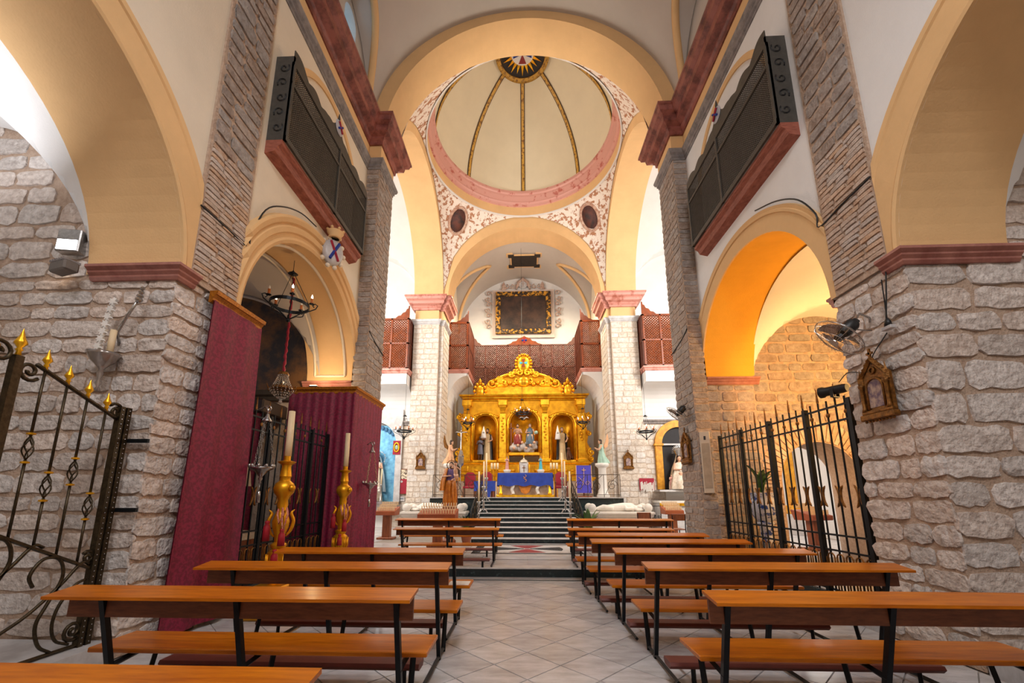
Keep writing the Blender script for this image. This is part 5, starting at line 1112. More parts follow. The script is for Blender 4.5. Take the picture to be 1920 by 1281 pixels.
for s_, rm, hm, lb in ((-1, pinkr, brownh, 'small pink robed statuette on white column left of the tabernacle'), (1, turq, brownh, 'small turquoise robed statuette on white column right of the tabernacle')):
    t = thing('statuette', lb, 'statuette', (XR-.02+s_*.78, 19.2, 1.45)); b = MB(); b.lathe([(.14, 0), (.14, .06), (.1, .1), (.09, 1.05), (.12, 1.1), (.17, 1.18), (.17, 1.24)], 14); b.build('column', marblew, t, smooth=True)
    body(t, .62, skin, ((-.26, -.08, 1.1), (-.06, -.2, 1.2)), ((.26, -.08, 1.1), (.06, -.2, 1.2)), z0=1.24, vox=.02); robe(t, 'robe', rm, HABIT, s=.365, z0=1.24); hair(t, hm, .62, z0=1.24)
for s_ in (-1, 1):
    for k in range(3):
        t = thing('altar_candle', 'short white altar candle, %s of three %s of the tabernacle' % (('left', 'middle', 'right')[k], 'left' if s_ < 0 else 'right'), 'candle', (XR+s_*1.38-.14+.14*k, 19.3, 1.45), 0, 'short altar candles')
        b = MB(); b.lathe([(.06, 0), (.02, .04), (.02, 1.2), (.06, 1.26), (.06, 1.28)], 10); b.build('holder', brightgold, t, smooth=True); b = MB(); b.tube([(0, 0, 1.28), (0, 0, 1.56)], .05, 10); b.build('candle', waxm, t, smooth=True)
b = MB(); b.bbox(-.22, .22, -.12, .12, 0, .14, .02); o = tag(b.build('black_box', black), 'small black box on the altarpiece plinth right of the altar', 'box'); o.location = (XR+1.55, 20.0, 2.38)
# lectern with purple hanging
t = thing('lectern', 'lectern covered by a purple blue hanging with embroidered lily', 'lectern', (2.35, 17.0, 1.45)); b = MB(); b.box(-.03, .03, -.03, .03, 0, 1.2).bbox(-.3, .3, -.2, .2, 0, .05, .01).bbox(-.28, .28, -.1, .14, 1.2, 1.24, .01); b.build('stand', brownwood, t)
b = MB(); b.grid(6, 10, lambda u, v: (-.3+.6*u, -.14-.01*sin(u*9+v*5), 1.27-1.1*v)); h_ = b.build('hanging', purple, t, smooth=True)
gt_ = mat('gold embroidery', srgb(222, 176, 140), .5)
b = MB()
for k in range(4): a = k*pi/2; b.tube([(0, -.155, 1.08), (.09*cos(a), -.155, 1.08+.09*sin(a))], [.022, .006], 5)
b.tube([(0, -.155, 1.0), (0, -.155, .8), (-.04, -.155, .55), (-.14, -.155, .3)], .01, 4).tube([(-.22, -.155, .8), (-.1, -.155, .7), (-.02, -.155, .5)], .008, 4).tube(scroll((.14, .55), .1, .03, 0, 1.2, 14, lambda x, z: (x, -.155, z)), .008, 4); b.build('embroidery', gt_, h_, smooth=True)
for x in (-.305, .305): b = MB(); b.box(x-.012, x+.012, -.15, -.135, .16, 1.27); b.build('gold_edge', gt_, h_)
# red chairs
for x, y, lb in ((-2.55, 18.9, 'red upholstered armchair at the left of the sanctuary'), (-1.75, 18.6, 'red upholstered armchair beside the side table'), (1.6, 18.7, 'red upholstered armchair right of the altar')):
    t = thing('armchair', lb, 'chair', (x, y, 1.45), 0, 'red sanctuary armchairs'); b = MB(); b.bbox(-.27, .27, -.25, .25, .38, .48, .02); b.build('seat', redcloth, t)
    b = MB(); b.prism([(-.25, .5), (.25, .5), (.25, 1.0), (.12, 1.12), (-.12, 1.12), (-.25, 1.0)], lambda u, z: (u, .2, z), lambda u, z: (u, .27, z)); b.build('backrest', redcloth, t)
    for u in (-.25, .25):
        for v in (-.22, .22): b = MB(); b.box(u-.025, u+.025, v-.025, v+.025, 0, .38 if v < 0 else 1.0); b.build('leg', darkwood, t)
        b = MB(); b.box(u-.025, u+.025, -.24, .22, .64, .68); b.build('armrest', darkwood, t)
# ================================================================ STAIR: candle stands, handrails, plants
def stand(x, y, z, hs, hc, lb):
    t = thing('candle_stand', lb, 'candle stand', (x, y, z), 0, 'tall silver candle stands on the stair'); b = MB()
    pr = [(.05, .10), (.03, .14), (.05, .2), (.025, .26), (.05, .34), (.03, .42), (.02, .5), (.045, .58), (.025, .66), (.05, .76), (.03, .86), (.07, .94), (.09, .97), (.035, 1.0)]
    b.lathe([(r, q*hs) for r, q in pr], 12); b.build('stem', silver, t, smooth=True)
    for k in range(3): a = pi/2+2*pi*k/3; b = MB(); b.tube([(.02*cos(a), .02*sin(a), .16*hs), (.1*cos(a), .1*sin(a), .1*hs), (.15*cos(a), .15*sin(a), .02), (.18*cos(a), .18*sin(a), .01)], [.03, .03, .02, .012], 6); b.build('foot', silver, t, smooth=True)
    b = MB(); b.tube([(0, 0, hs), (0, 0, hs+hc)], .028, 10); b.build('candle', waxm, t, smooth=True)
for s_, sd in ((-1, 'left'), (1, 'right')):
    for x, y, z, hs, hc, w_ in ((1.50, 13.80, .682, .66, .97, 'lowest'), (1.42, 14.62, .938, .92, .86, 'middle'), (1.43, 15.72, 1.322, .88, .92, 'highest')): stand(s_*x-.06, y, z, hs, hc, 'silver candle stand with tall candle, %s one on the %s stair edge' % (w_, sd))
    t = thing('stair_handrail', 'wrought iron scrolled handrail on the %s side of the altar stair' % sd, 'handrail', (s_*1.66, 12.4, .17), 0, 'stair handrails')
    def rl(f, z): return (0, .05+3.55*f, 1.28*f+z)
    b = MB(); b.tube([rl(0, .55)]+[rl(.04+.96*i/8, .85) for i in range(9)], .02, 6).tube([rl(0, .12), rl(1, .12)], .012, 5); b.build('rail', iron, t, smooth=True)
    for k in range(9): f = k/8; b = MB(); b.tube([rl(f, .0), rl(f, .84)], .012, 5); b.build('baluster', bronze, t)
    for k in range(8): f = (k+.5)/8; c = rl(f, .48); b = MB(); b.tube(scroll((c[1], c[2]), .15, .03, k*pi, 1.3, 16, lambda u, v: (0, u, v)), .011, 4); b.build('scroll', bronze, t, smooth=True)
    # sanctuary edge rail
    t = thing('sanctuary_rail', 'thin scrolled metal rail along the %s edge of the sanctuary' % sd, 'railing', (s_*1.75, 16.05, 1.45), 0, 'sanctuary edge rails')
    for z in (.86, .1): b = MB(); b.tube([(0, 0, z), (s_*1.85, 0, z)], .012, 5); b.build('rail', bronze, t)
    for k in range(4): b = MB(); b.tube([(s_*1.85*k/3, 0, 0), (s_*1.85*k/3, 0, .86)], .012, 5); b.build('post', bronze, t)
    for k in range(3): b = MB(); b.tube(scroll((s_*(.31+.617*k), .45), .22, .03, k*pi, 1.5, 18, lambda u, v: (u, 0, v)), .01, 4).tube([(s_*(.05+.617*k), 0, .12), (s_*(.3+.617*k), 0, .6), (s_*(.57+.617*k), 0, .84)], .009, 4); b.build('scroll', bronze, t, smooth=True)
leaf = mat('glossy leaf', srgb(84, 118, 52), .4, c2=srgb(48, 82, 34), scale=7); terra = mat('terracotta', srgb(160, 92, 62), .8)
def plant(loc, n, hgt, lb, pot=True, seed=1, w_=.09):
    t = thing('potted_plant', lb, 'plant', loc); rd = random.Random(seed)
    if pot: b = MB(); b.lathe([(.1, 0), (.15, .2), (.16, .22), (.13, .21), (.001, .2)], 14); b.build('pot', terra, t, smooth=True)
    for k in range(n):
        a = rd.uniform(0, 2*pi); L_ = hgt*rd.uniform(.6, 1); o = rd.uniform(.25, .8); d = V((cos(a), sin(a), 0)); sd_ = V((-sin(a), cos(a), 0)); b = MB(); q = .2 if pot else 0
        def fl_(u, v): c = d*(o*hgt*.7*u*u)+V((0, 0, q+L_*(u-.35*o*u*u*u))); wd = w_*sin(pi*min(1, .08+u*.92))**.7; return tuple(c+sd_*(v-.5)*2*wd+V((0, 0, .03*abs(v-.5))))
        b.grid(7, 2, fl_); b.build('leaf', leaf, t, smooth=True)
plant((1.75, 12.05, .172), 11, .95, 'green broad leaved potted plant at the right foot of the stair', seed=3)
plant((-1.72, 12.1, .172), 8, .75, 'small green potted plant at the left foot of the stair', seed=6, w_=.05)
# ================================================================ TOMBS
for s_, sd in ((-1, 'left'), (1, 'right')):
    t = thing('effigy_tomb', 'white marble tomb with a reclining effigy %s of the altar stair' % sd, 'tomb', (s_*3.3, 15.3, .172), 0, 'effigy tombs beside the stair')
    def P(n, f, m_=marblew, par=t, **k): b = MB(); f(b); return b.build(n, m_, par, **k)
    P('chest', lambda b: b.bbox(-1.02, 1.02, -.36, .36, 0, .58, .01))
    P('cornice', lambda b: b.sweep([(0, 0), (.04, .02), (.05, .07), (.1, .1), (.12, .18), (.15, .2), (.15, .26), (0, .26)], [((-1.02, .36, .52), (-1, 1, 0)), ((-1.02, -.36, .52), (-1, -1, 0)), ((1.02, -.36, .52), (1, -1, 0)), ((1.02, .36, .52), (1, 1, 0))], closed=True, caps=False))
    P('slab', lambda b: b.bbox(-1.15, 1.15, -.48, .48, .74, .79, .01))
    for k in range(26): P('dentil', lambda b: b.box(-1.0+.078*k, -.96+.078*k, -.45, -.40, .62, .67))
    for k in range(5): P('panel', lambda b: b.bbox(-.98+.4*k, -.6+.4*k, -.375, -.35, .08, .48, .012))
    b = MB(); e = s_
    b.ball((e*.78, 0, .93), .11, 9, 1.15, .9, 1); b.ball((e*.80, -.02, 1.03), .03, 6)
    b.tube([(e*.7, 0, .9), (e*.5, 0, .92), (e*.2, 0, .93), (-e*.2, 0, .9), (-e*.7, 0, .87)], [.06, .17, .17, .15, .09], 12)
    for q in (-1, 1):
        b.tube([(e*.52, q*.19, .9), (e*.25, q*.24, .88), (e*.2, q*.05, 1.05)], [.07, .06, .035], 8); b.tube([(-e*.2, q*.08, .9), (-e*.5, q*.09, .95), (-e*.85, q*.08, .85), (-e*.88, q*.08, .96)], [.1, .09, .05, .04], 8)
    remesh(b.build('effigy_body', marblew, t), .02)
    for x in (e*.98, -e*.98): P('scroll_bolster', lambda b: b.lathe([(.001, -.4), (.13, -.4), (.15, -.36), (.11, -.2), (.11, .2), (.15, .36), (.13, .4), (.001, .4)], 14, (x, 0, .93), axis='y'), smooth=True)
    P('pillow', lambda b: b.ball((e*.75, 0, .84), .2, 8, 1, 1.3, .35), smooth=True)
# ================================================================ VOTIVE STANDS AND STANDING STATUE
def votive(loc, rz, w_, lb):
    t = thing('votive_stand', lb, 'candle stand', loc, rz, 'votive candle stands'); b = MB(); b.bbox(-.26, .26, -.2, .2, 0, .06, .01).box(-.12, .12, -.1, .1, .06, .74); b.build('pedestal', brownwood, t)
    b = MB(); b.prism([(-.26, .74), (.22, .74), (.3, .98), (.28, 1.0), (-.28, .86), (-.28, .76)], lambda y, z: (-w_/2, y, z), lambda y, z: (w_/2, y, z)); b.build('tray', mat('red brown wood', srgb(158, 80, 44), .5, var=.12), t)
    for i in range(14):
        for j in range(3): x = -w_/2+.05+(w_-.1)*i/13; y = -.2+.2*j; z = .88+.08*j; b = MB(); b.tube([(x, y, z), (x, y, z+.12)], .014, 6); b.build('votive_candle', waxm, t)
    return t
votive((-2.42, 11.5, .172), 0, 1.02, 'red brown votive candle stand in front of the bearded statue'); votive((-4.45, 13.4, .172), 0, .62, 'brown votive candle stand in the left transept'); votive((4.9, 14.4, .172), 0, .6, 'brown votive candle stand behind the chairs on the right')
votive((7.35, 11.2, .172), R(20), .7, 'dark votive stand seen through the brick passage')
t = thing('bearded_statue', 'bearded statue in ochre mantle and violet tunic holding a child', 'statue', (-2.22, 12.1, 1.24)); b = MB(); b.lathe([(.2, -1.04), (.2, -.96), (.13, -.9), (.12, -.2), (.18, -.1), (.22, -.06), (.22, 0)], 8); b.build('pedestal', brownwood, t)
body(t, 1.26, skin, ((-.3, -.06, 1.12), (-.02, -.24, 1.14)), ((.3, -.08, 1.1), (.18, -.26, 1.02)), tilt=(.03, -.03)); robe(t, 'tunic', violet, HABIT, s=.74); hair(t, brownh, 1.26, beard=True, tilt=(.03, -.03)); halo(t, 1.18, .13, oldgold)
robe(t, 'mantle', orangr, [(.0, .26, .2, .0, -.01, 1), (.3, .25, .2, 0, -.02, 1), (.6, .23, .2, 0, -.02, 1), (.88, .2, .19, .02, -.03, .7), (.98, .18, .15, .03, -.01, .3)], folds=12, amp=.13, s=.74)
robe(t, 'mantle_shoulder', orangr, [(.55, .28, .2, -.1, .03, 1), (.9, .27, .19, -.07, .03, .8), (1.2, .22, .16, -.03, .02, .4), (1.38, .17, .12, -.02, .02, .2)], a0=R(80), a1=R(250), s=.78)
b = MB(); s = .42; zc = .86
b.ball((.17, -.17, zc+.33), .055, 8, 1, 1, 1.1); b.tube([(.16, -.16, zc+.28), (.17, -.17, zc+.15), (.18, -.16, zc+.02)], [.03, .06, .055], 8); b.tube([(.2, -.17, zc+.23), (.27, -.2, zc+.2), (.33, -.22, zc+.13)], [.024, .02, .014], 6); b.tube([(.12, -.17, zc+.23), (.05, -.2, zc+.22)], [.024, .015], 6)
for q in (0, .07): b.tube([(.15+q, -.17, zc+.03), (.18+q, -.25, zc-.02), (.19+q, -.24, zc-.14), (.2+q, -.27, zc-.16)], [.035, .03, .02, .014], 7)
remesh(b.build('child_body', skin, t), .01); b = MB(); b.tube([(.25, -.2, .02), (.24, -.2, .75)], .012, 5); b.build('staff', brownwood, t)
b = MB(); b.ball((.17, -.16, zc+.35), .057, 7); b.build('child_hair', brownh, t, smooth=True)
# angels on columns
for s_, rm, hm, lb in ((-1, peach, brownh, 'peach robed kneeling angel on a column left of the altarpiece'), (1, greenr, brownh, 'pale green robed kneeling angel on a column right of the altarpiece')):
    t = thing('angel_statue', lb, 'statue', (s_*3.12, 17.0, 1.45), R(90) if s_ < 0 else R(-90), 'kneeling angels')
    b = MB(); b.lathe([(.26, 0), (.26, .1), (.2, .16), (.17, .4), (.16, 1.15), (.2, 1.2), (.27, 1.26), (.28, 1.36)], 18); b.build('column', marblew, t, smooth=True)
    body(t, 1.25, skin, ((-.22, -.16, 1.08), (-.04, -.3, 1.18)), ((.22, -.16, 1.08), (.04, -.3, 1.18)), legs=False, z0=1.1, tilt=(0, -.06)); robe(t, 'robe', rm, [(.36, .24, .34, 0, .1, 1), (.5, .22, .3, 0, .08, 1), (.75, .19, .2, 0, .02, .8), (1.0, .16, .14, 0, 0, .5), (1.25, .18, .13, 0, 0, .3), (1.37, .17, .11, 0, 0, .1), (1.42, .08, .07, 0, 0, 0)], s=.735, z0=1.1); hair(t, hm, 1.25, z0=1.1, tilt=(0, -.06))
    for q in (-1, 1):
        b = MB(); b.prism([(0, 0), (.14, .1), (.2, .4), (.17, .75), (.08, .35), (-.02, .15)], lambda u, z: (q*(.04+.1*u), .12+u*.9, 1.95+z*.85), lambda u, z: (q*(.07+.1*u), .12+u*.9, 1.95+z*.85)); b.build('wing', oldgold if s_ < 0 else peach, t)
# processional cross
t = thing('processional_cross', 'silver lantern and crucifix on a tall pole left of the altarpiece', 'cross', (-2.62, 16.6, 1.45)); b = MB(); b.tube([(0, 0, 0), (0, 0, 2.5)], .018, 6).lathe([(.16, 0), (.1, .04), (.02, .1)], 10); b.build('pole', silver, t)
b = MB(); b.lathe([(.02, 1.2), (.1, 1.28), (.12, 1.34), (.12, 1.62), (.14, 1.64), (.1, 1.7), (.06, 1.86), (.02, 1.92)], 6); b.build('lantern', silver, t)
b = MB(); b.box(-.02, .02, -.015, .015, 2.25, 2.85).box(-.24, .24, -.015, .015, 2.6, 2.64); b.build('crucifix', silver, t)
b = MB(); b.tube([(0, -.03, 2.3), (0, -.04, 2.5), (0, -.04, 2.6)], [.02, .03, .03], 6).ball((0, -.05, 2.67), .03, 6).tube([(-.2, -.03, 2.64), (0, -.04, 2.58), (.2, -.03, 2.64)], .012, 5); remesh(b.build('corpus', marblew, t), .012)
# ================================================================ WOODEN LATTICE GALLERIES
lat = mat('orange stained lattice', srgb(140, 62, 8), .5, c2=srgb(108, 44, 4), scale=6); latd = mat('dark stained lattice', srgb(108, 50, 28), .55, c2=srgb(80, 34, 18), scale=6)
def lattice(mp, w_, h_, sp, th, m_, par):
    """diagonal slats clipped to a w x h panel; mp maps (u,z,depth)"""
    b = MB()
    for d in (1, -1):
        k = -h_
        while k < w_+h_:
            # line u = k + d*z
            pts = []
            u0, u1 = (k, k+h_) if d > 0 else (k+h_, k)
            z0, z1 = 0, h_
            def cl(u): return min(max(u, 0), w_)
            za = (0 if d > 0 else h_); 
            ts = []
            for u_ in (0, w_):
                z = (u_-k) if d > 0 else (k+h_-u_)
                ts.append(z)
            lo = max(0, min(ts)); hi = min(h_, max(ts))
            if hi-lo > .02:
                f = (lambda z: k+z) if d > 0 else (lambda z: k+h_-z)
                b.tube([mp(f(lo), lo, .006*d), mp(f(hi), hi, .006*d)], th, 4)
            k += sp
    o = b.build('lattice', m_, par); o['kind'] = 'stuff'; return o
def screen(par, mp, w_, h_, nc, nr, m_, sp=.1, fr=.05):
    def bar(u0, u1, z0, z1, n='rail'):
        b = MB(); b.prism([(u0, z0), (u1, z0), (u1, z1), (u0, z1)], lambda u, z: mp(u, z, -.035), lambda u, z: mp(u, z, .035)); b.build(n, m_, par)
    for i in range(nc+1): u = (w_-fr)*i/nc; bar(u, u+fr, 0, h_, 'stile')
    for j in range(nr+1): z = (h_-fr)*j/nr; bar(0, w_, z, z+fr)
    lattice(mp, w_, h_, sp, .023, m_, par)
for s_, sd in ((-1, 'left'), (1, 'right')):
    t = thing('wooden_gallery', 'orange wooden lattice gallery in the %s transept above a pink ledge' % sd, 'gallery', (s_*5.1, 16.9, 6.7), 0, 'transept lattice galleries')
    b = MB(); b.sweep([(0, 0), (.04, .02), (.06, .1), (.1, .14), (.1, .2), (0, .2)], [((0, 1.3, 0), (-s_, 0, 0)), ((0, 0, 0), (-s_, -1, 0)), ((s_*4.4, 0, 0), (0, -1, 0))]); b.build('ledge', capm, t)
    screen(t, lambda u, z, d: (s_*u, d, .2+z), 4.4, 2.35, 6, 2, lat, .115, .07); screen(t, lambda u, z, d: (d, u, .2+z), 1.3, 2.35, 1, 2, latd, .115, .08)
    b = MB(); b.prism([(0, 2.55), (.62, 2.55), (.5, 2.66), (.38, 2.68), (.3, 2.8), (.18, 2.84), (.12, 2.98), (.06, 3.0), (.04, 3.12), (0, 3.14)], lambda u, z: (s_*u, -.03, z), lambda u, z: (s_*u, .03, z)); b.build('crest', lat, t)
    b = MB(); N = 10
    for i in range(N+1):
        a = pi/2*i/N; y, z = .02+1.26*cos(a), -.45-1.3*(1-sin(a)); b.v += [(0, y, z), (s_*4.4, y, z)]
    b.f += [(2*i, 2*i+1, 2*i+3, 2*i+2) for i in range(N)]; b.mi += [0]*N; b.box(*sorted((0, s_*4.4)), .0, .04, -.46, 0); 
    for i in range(N):
        p, q = b.v[2*i], b.v[2*i+2]; b.add([p, q, (0, q[1], 0), (0, p[1], 0)], [(0, 1, 2, 3)])
    b.build('corbel', white, t)
    # chancel side galleries
    t = thing('wooden_gallery', 'brown wooden lattice gallery box on the %s chancel wall' % sd, 'gallery', (s_*2.74, 18.95, 7.3), 0, 'chancel lattice galleries')
    b = MB(); b.sweep([(0, 0), (.03, .02), (.05, .08), (.08, .12), (.08, .18), (0, .18)], [((s_*.93, 0, 0), (0, -1, 0)), ((0, 0, 0), (-s_, -1, 0)), ((0, 2.1, 0), (-s_, 0, 0))]); b.build('ledge', capm, t)
    screen(t, lambda u, z, d: (s_*u, d, .18+z), .93, 2.45, 1, 2, lat, .1, .09); screen(t, lambda u, z, d: (d, u, .18+z), 2.05, 2.45, 3, 2, latd, .1, .07)
    b = MB(); b.prism([(0, 2.63), (.6, 2.63), (.5, 2.7), (.4, 2.72), (.3, 2.84), (.2, 2.88), (.12, 3.02), (.06, 3.04), (.03, 3.2), (0, 3.22)], lambda u, z: (s_*u, -.03, z), lambda u, z: (s_*u, .03, z)); b.build('crest', latd, t)
    b = MB(); N = 12
    for i in range(N+1): a = pi/2*i/N; x, z = s_*.95*cos(a), -.12-1.45*(1-sin(a)); b.v += [(x, 0, z), (x, 2.1, z)]
    b.f += [(2*i, 2*i+1, 2*i+3, 2*i+2) for i in range(N)]; b.mi += [0]*N; b.box(*sorted((0, s_*.03)), 0, 2.1, -.12, 0)
    for i in range(N):
        p, q = b.v[2*i], b.v[2*i+2]; b.add([p, q, (q[0], 0, 0), (p[0], 0, 0)], [(0, 1, 2, 3)])
    b.build('corbel', white, t)
t = thing('wooden_gallery', 'long brown lattice screen behind the altarpiece with a crossed crest', 'gallery', (-2.72, 21.05, 7.0)); screen(t, lambda u, z, d: (u, d, z), 5.44, 2.5, 9, 2, latd, .11, .07)
b = MB(); q = [(1.75, 2.5), (2.0, 2.58), (2.1, 2.68), (2.3, 2.72), (2.4, 2.86), (2.6, 2.92), (2.72, 3.0), (2.84, 2.92), (3.04, 2.86), (3.14, 2.72), (3.34, 2.68), (3.44, 2.58), (3.69, 2.5)]; b.prism(q, lambda u, z: (u, -.03, z), lambda u, z: (u, .03, z)); b.build('crest', lat, t)
for a, m_ in ((0, bluecloth), (pi/2, redcloth)): b = MB(); d = V((cos(a), 0, sin(a)))*.14; c = V((2.72, -.045, 2.74)); b.bar(c-d, c+d, .07); b.build('cross_arm', m_, t)
for x in (0, 5.44): b = MB(); b.prism([(0, 2.5), (.42, 2.5), (.3, 2.62), (.2, 2.66), (.1, 2.85), (0, 2.9)], lambda u, z: (x+(u if x == 0 else -u), -.03, z), lambda u, z: (x+(u if x == 0 else -u), .03, z)); b.build('crest', latd, t)
# ================================================================ CHANCEL PAINTING
t = thing('framed_painting', 'dark painting in a black and gold frame on the chancel end wall', 'painting', (-.04, 22.0, 10.5)); dk = mat('dark oil painting', srgb(74, 52, 42), .5, c2=srgb(32, 26, 26), scale=2.2, mixlo=.35, mixhi=.65)
fm = mat('black gold frame', srgb(44, 30, 20), .5, c2=srgb(206, 146, 40), scale=6, mixlo=.5, mixhi=.56)
b = MB(); b.box(-1.3, 1.3, -.06, 0, .27, 2.3); b.build('canvas', dk, t)
for (x0, x1, z0, z1) in ((-1.58, 1.58, 0, .28), (-1.58, 1.58, 2.29, 2.57), (-1.58, -1.3, .28, 2.29), (1.3, 1.58, .28, 2.29)): b = MB(); b.bbox(x0, x1, -.14, 0, z0, z1, .03); b.build('frame_side', fm, t)
t = thing('painted_surround', 'faded brown painted scroll surround around the chancel painting', 'wall painting', (-.04, 22.06, 10.5)); fad = mat('faded brown paint', srgb(172, 134, 118), .8, c2=srgb(206, 184, 168), scale=7)
b = MB(); b.box(-1.78, 1.78, 0, .02, -.2, 2.75); b.build('field', mat('pale pink wash', srgb(214, 196, 186), .85, var=.05), t)
for s_ in (-1, 1):
    for k in range(7): b = MB(); b.tube(scroll((s_*(1.98+.06*(k % 2)), .5+.34*k), .17, .03, k*pi, 1.1, 14, lambda u, v: (u, -.005, v)), .035, 5); b.build('scroll', fad, t, smooth=True)
    for k in range(3): b = MB(); b.tube(scroll((s_*(.36+.3*k), 2.95+.1*(k == 0)), .15, .03, pi/2, 1.1*s_, 14, lambda u, v: (u, -.005, v)), .03, 5); b.build('scroll', fad, t, smooth=True)
    b = MB(); b.lathe([(.14, 2.76), (.16, 2.84), (.08, 2.9), (.12, 3.05), (.04, 3.2), (.001, 3.3)], 10, (s_*1.12, -.0, 0), sy=.15); b.build('finial', fad, t, smooth=True)
b = MB(); b.lathe([(0, -.02), (.24, -.015), (.26, 0)], 20, (0, 0, 3.1), axis='y'); b.build('roundel', whitem, t)
b = MB(); b.box(-.02, .02, -.03, -.02, 2.94, 3.26).box(-.1, .1, -.03, -.02, 3.1, 3.13); b.build('roundel_cross', fad, t)
b = MB(); b.tube([(-.4, 0, 2.8), (-.28, 0, 3.2), (0, 0, 3.42), (.28, 0, 3.2), (.4, 0, 2.8)], [.06, .1, .12, .1, .06], 6); b.build('crest', fad, t, smooth=True)
# ceiling cartouche of the chancel vault
t = thing('ceiling_cartouche', 'dark cartouche with cream border on the chancel vault', 'ceiling ornament', (.03, 20.2, 13.98))
b = MB(); q = [(-.95, -.75), (-.6, -.75), (-.6, -.6), (.6, -.6), (.6, -.75), (.95, -.75), (.95, -.4), (.75, -.4), (.75, .4), (.95, .4), (.95, .75), (.6, .75), (.6, .6), (-.6, .6), (-.6, .75), (-.95, .75), (-.95, .4), (-.75, .4), (-.75, -.4), (-.95, -.4)]
b.prism(q, lambda x, y: (x, y, 0), lambda x, y: (x, y, -.05)); b.build('border', yellow, t)
b = MB(); b.prism([(x*.9, y*.86) for x, y in q], lambda x, y: (x, y, -.04), lambda x, y: (x, y, -.06)); b.build('field', mat('dark panel', srgb(52, 44, 38), .7, var=.2), t)
# pendentive medallions
for s_, sd in ((-1, 'left'), (1, 'right')):
    n_ = V((-s_, -1, -.62)).normalized(); c = V((0, CY, ZP))-n_*(RS-.06); c = V((s_*3.02, CY+3.0, ZP+sqrt(max(0, RS*RS-3.02**2-3.0**2))-.02))
    n_ = (V((0, CY, ZP))-c).normalized(); t = thing('oval_medallion', 'dark oval painting in a pale scrolled border on the %s pendentive' % sd, 'medallion', c, 0, 'pendentive medallions'); t.rotation_euler = n_.to_track_quat('-Y', 'Z').to_euler()
    b = MB(); b.lathe([(0, -.05), (.34, -.05), (.36, -.02), (.36, .1)], 28, (0, 0, 0), sy=1.45, axis='y'); b.build('picture', mat('oval oil painting', srgb(96, 48, 36), .6, c2=srgb(40, 32, 34), scale=3.4), t, smooth=True)
    b = MB(); b.tube([(.42*cos(2*pi*k/32), -.03, .59*sin(2*pi*k/32)) for k in range(32)], .07, 8, closed=True); b.build('border', mat('pale painted border', srgb(206, 176, 156), .8, c2=srgb(160, 112, 90), scale=8), t, smooth=True)
# ================================================================ LEFT TRANSEPT SHRINE
t = thing('blue_niche', 'sky blue lit niche with white arch surround in the left transept', 'niche', (-6.75, 18.18, 1.25)); b = MB(); archwall(b, lambda u, tt, z: (u, -tt, z), -1.25, 1.25, 2.55, 4.1, [(0, 2.55, .98)], 0, .14, 20, 0, 0); b.box(-1.25, -.98, -.14, 0, 0, 2.55).box(.98, 1.25, -.14, 0, 0, 2.55); b.build('surround', whitem, t)
b = MB(); b.box(-.98, .98, -.02, 0, 0, 3.5); b.build('back', bluelit, t); b = MB(); b.bbox(-1.3, 1.3, -.75, 0, -.08, 0, .01); b.build('shelf', greym, t)
for k in range(11): b = MB(); b.ball((-.8+.16*k, -.06, 3.0+.32*sin(pi*k/10)), .09, 6, 1, .5, 1.2); b.build('valance_scallop', mat('deep blue valance', srgb(58, 110, 150), .6), t, smooth=True)
point('niche_lamp', (-6.75, 17.75, 3.9), 9, (.5, .8, 1), .08)
t = thing('robed_statue', 'pale robed crowned statue inside the sky blue niche', 'statue', (-6.5, 17.92, 1.68)); body(t, 1.55, skin, ((-.26, -.06, 1.1), (-.05, -.2, 1.2)), ((.26, -.06, 1.1), (.05, -.2, 1.2))); robe(t, 'gown', whiter, [(-.45, .3, .16, 0, 0, 1)]+HABIT, s=.91); robe(t, 'veil', mat('pale blue veil', srgb(176, 204, 220), .6, var=.08), [(.0, .4, .2, 0, .02, 1), (.8, .32, .2, 0, .02, .8), (1.4, .2, .16, 0, .02, .4), (1.62, .14, .13, 0, .01, .1), (1.74, .06, .06, 0, .0, 0)], a0=R(-30), a1=R(210), s=.91); hair(t, brownh, 1.55); halo(t, 1.46, .3, silver, .08)
b = MB(); b.lathe([(.1, 1.55), (.13, 1.62), (.11, 1.72), (.03, 1.8)], 10); b.build('crown', silver, t)
t = thing('flower_vase', 'pale vase of white roses before the blue niche', 'vase', (-6.42, 17.56, 1.25)); b = MB(); b.lathe([(.06, 0), (.11, .08), (.13, .2), (.08, .32), (.09, .36)], 14); b.build('vase', mat('cream glaze', srgb(222, 206, 180), .4), t, smooth=True); rd = random.Random(2)
for k in range(16): b = MB(); b.ball((rd.uniform(-.16, .16), rd.uniform(-.12, .1), .5+rd.uniform(-.06, .1)), .06, 6); b.build('rose', marblew, t, smooth=True)
for k in range(10): b = MB(); a = rd.uniform(0, 6.3); b.tube([(0, 0, .34), (.1*cos(a), .1*sin(a), .44)], [.012, .03], 5); b.build('leaf', leaf, t)
for x, lb in ((-6.72, 'left'), (-6.18, 'right')): 
    t = thing('niche_candle', 'tall candle on silver stand, %s one before the blue niche' % lb, 'candle', (x, 17.62, 1.25), 0, 'niche candles'); b = MB(); b.lathe([(.09, 0), (.03, .05), (.02, .5), (.05, .7), (.05, .74)], 10); b.build('stand', silver, t, smooth=True); b = MB(); b.tube([(0, 0, .74), (0, 0, 1.4)], .03, 8); b.build('candle', waxm, t, smooth=True)
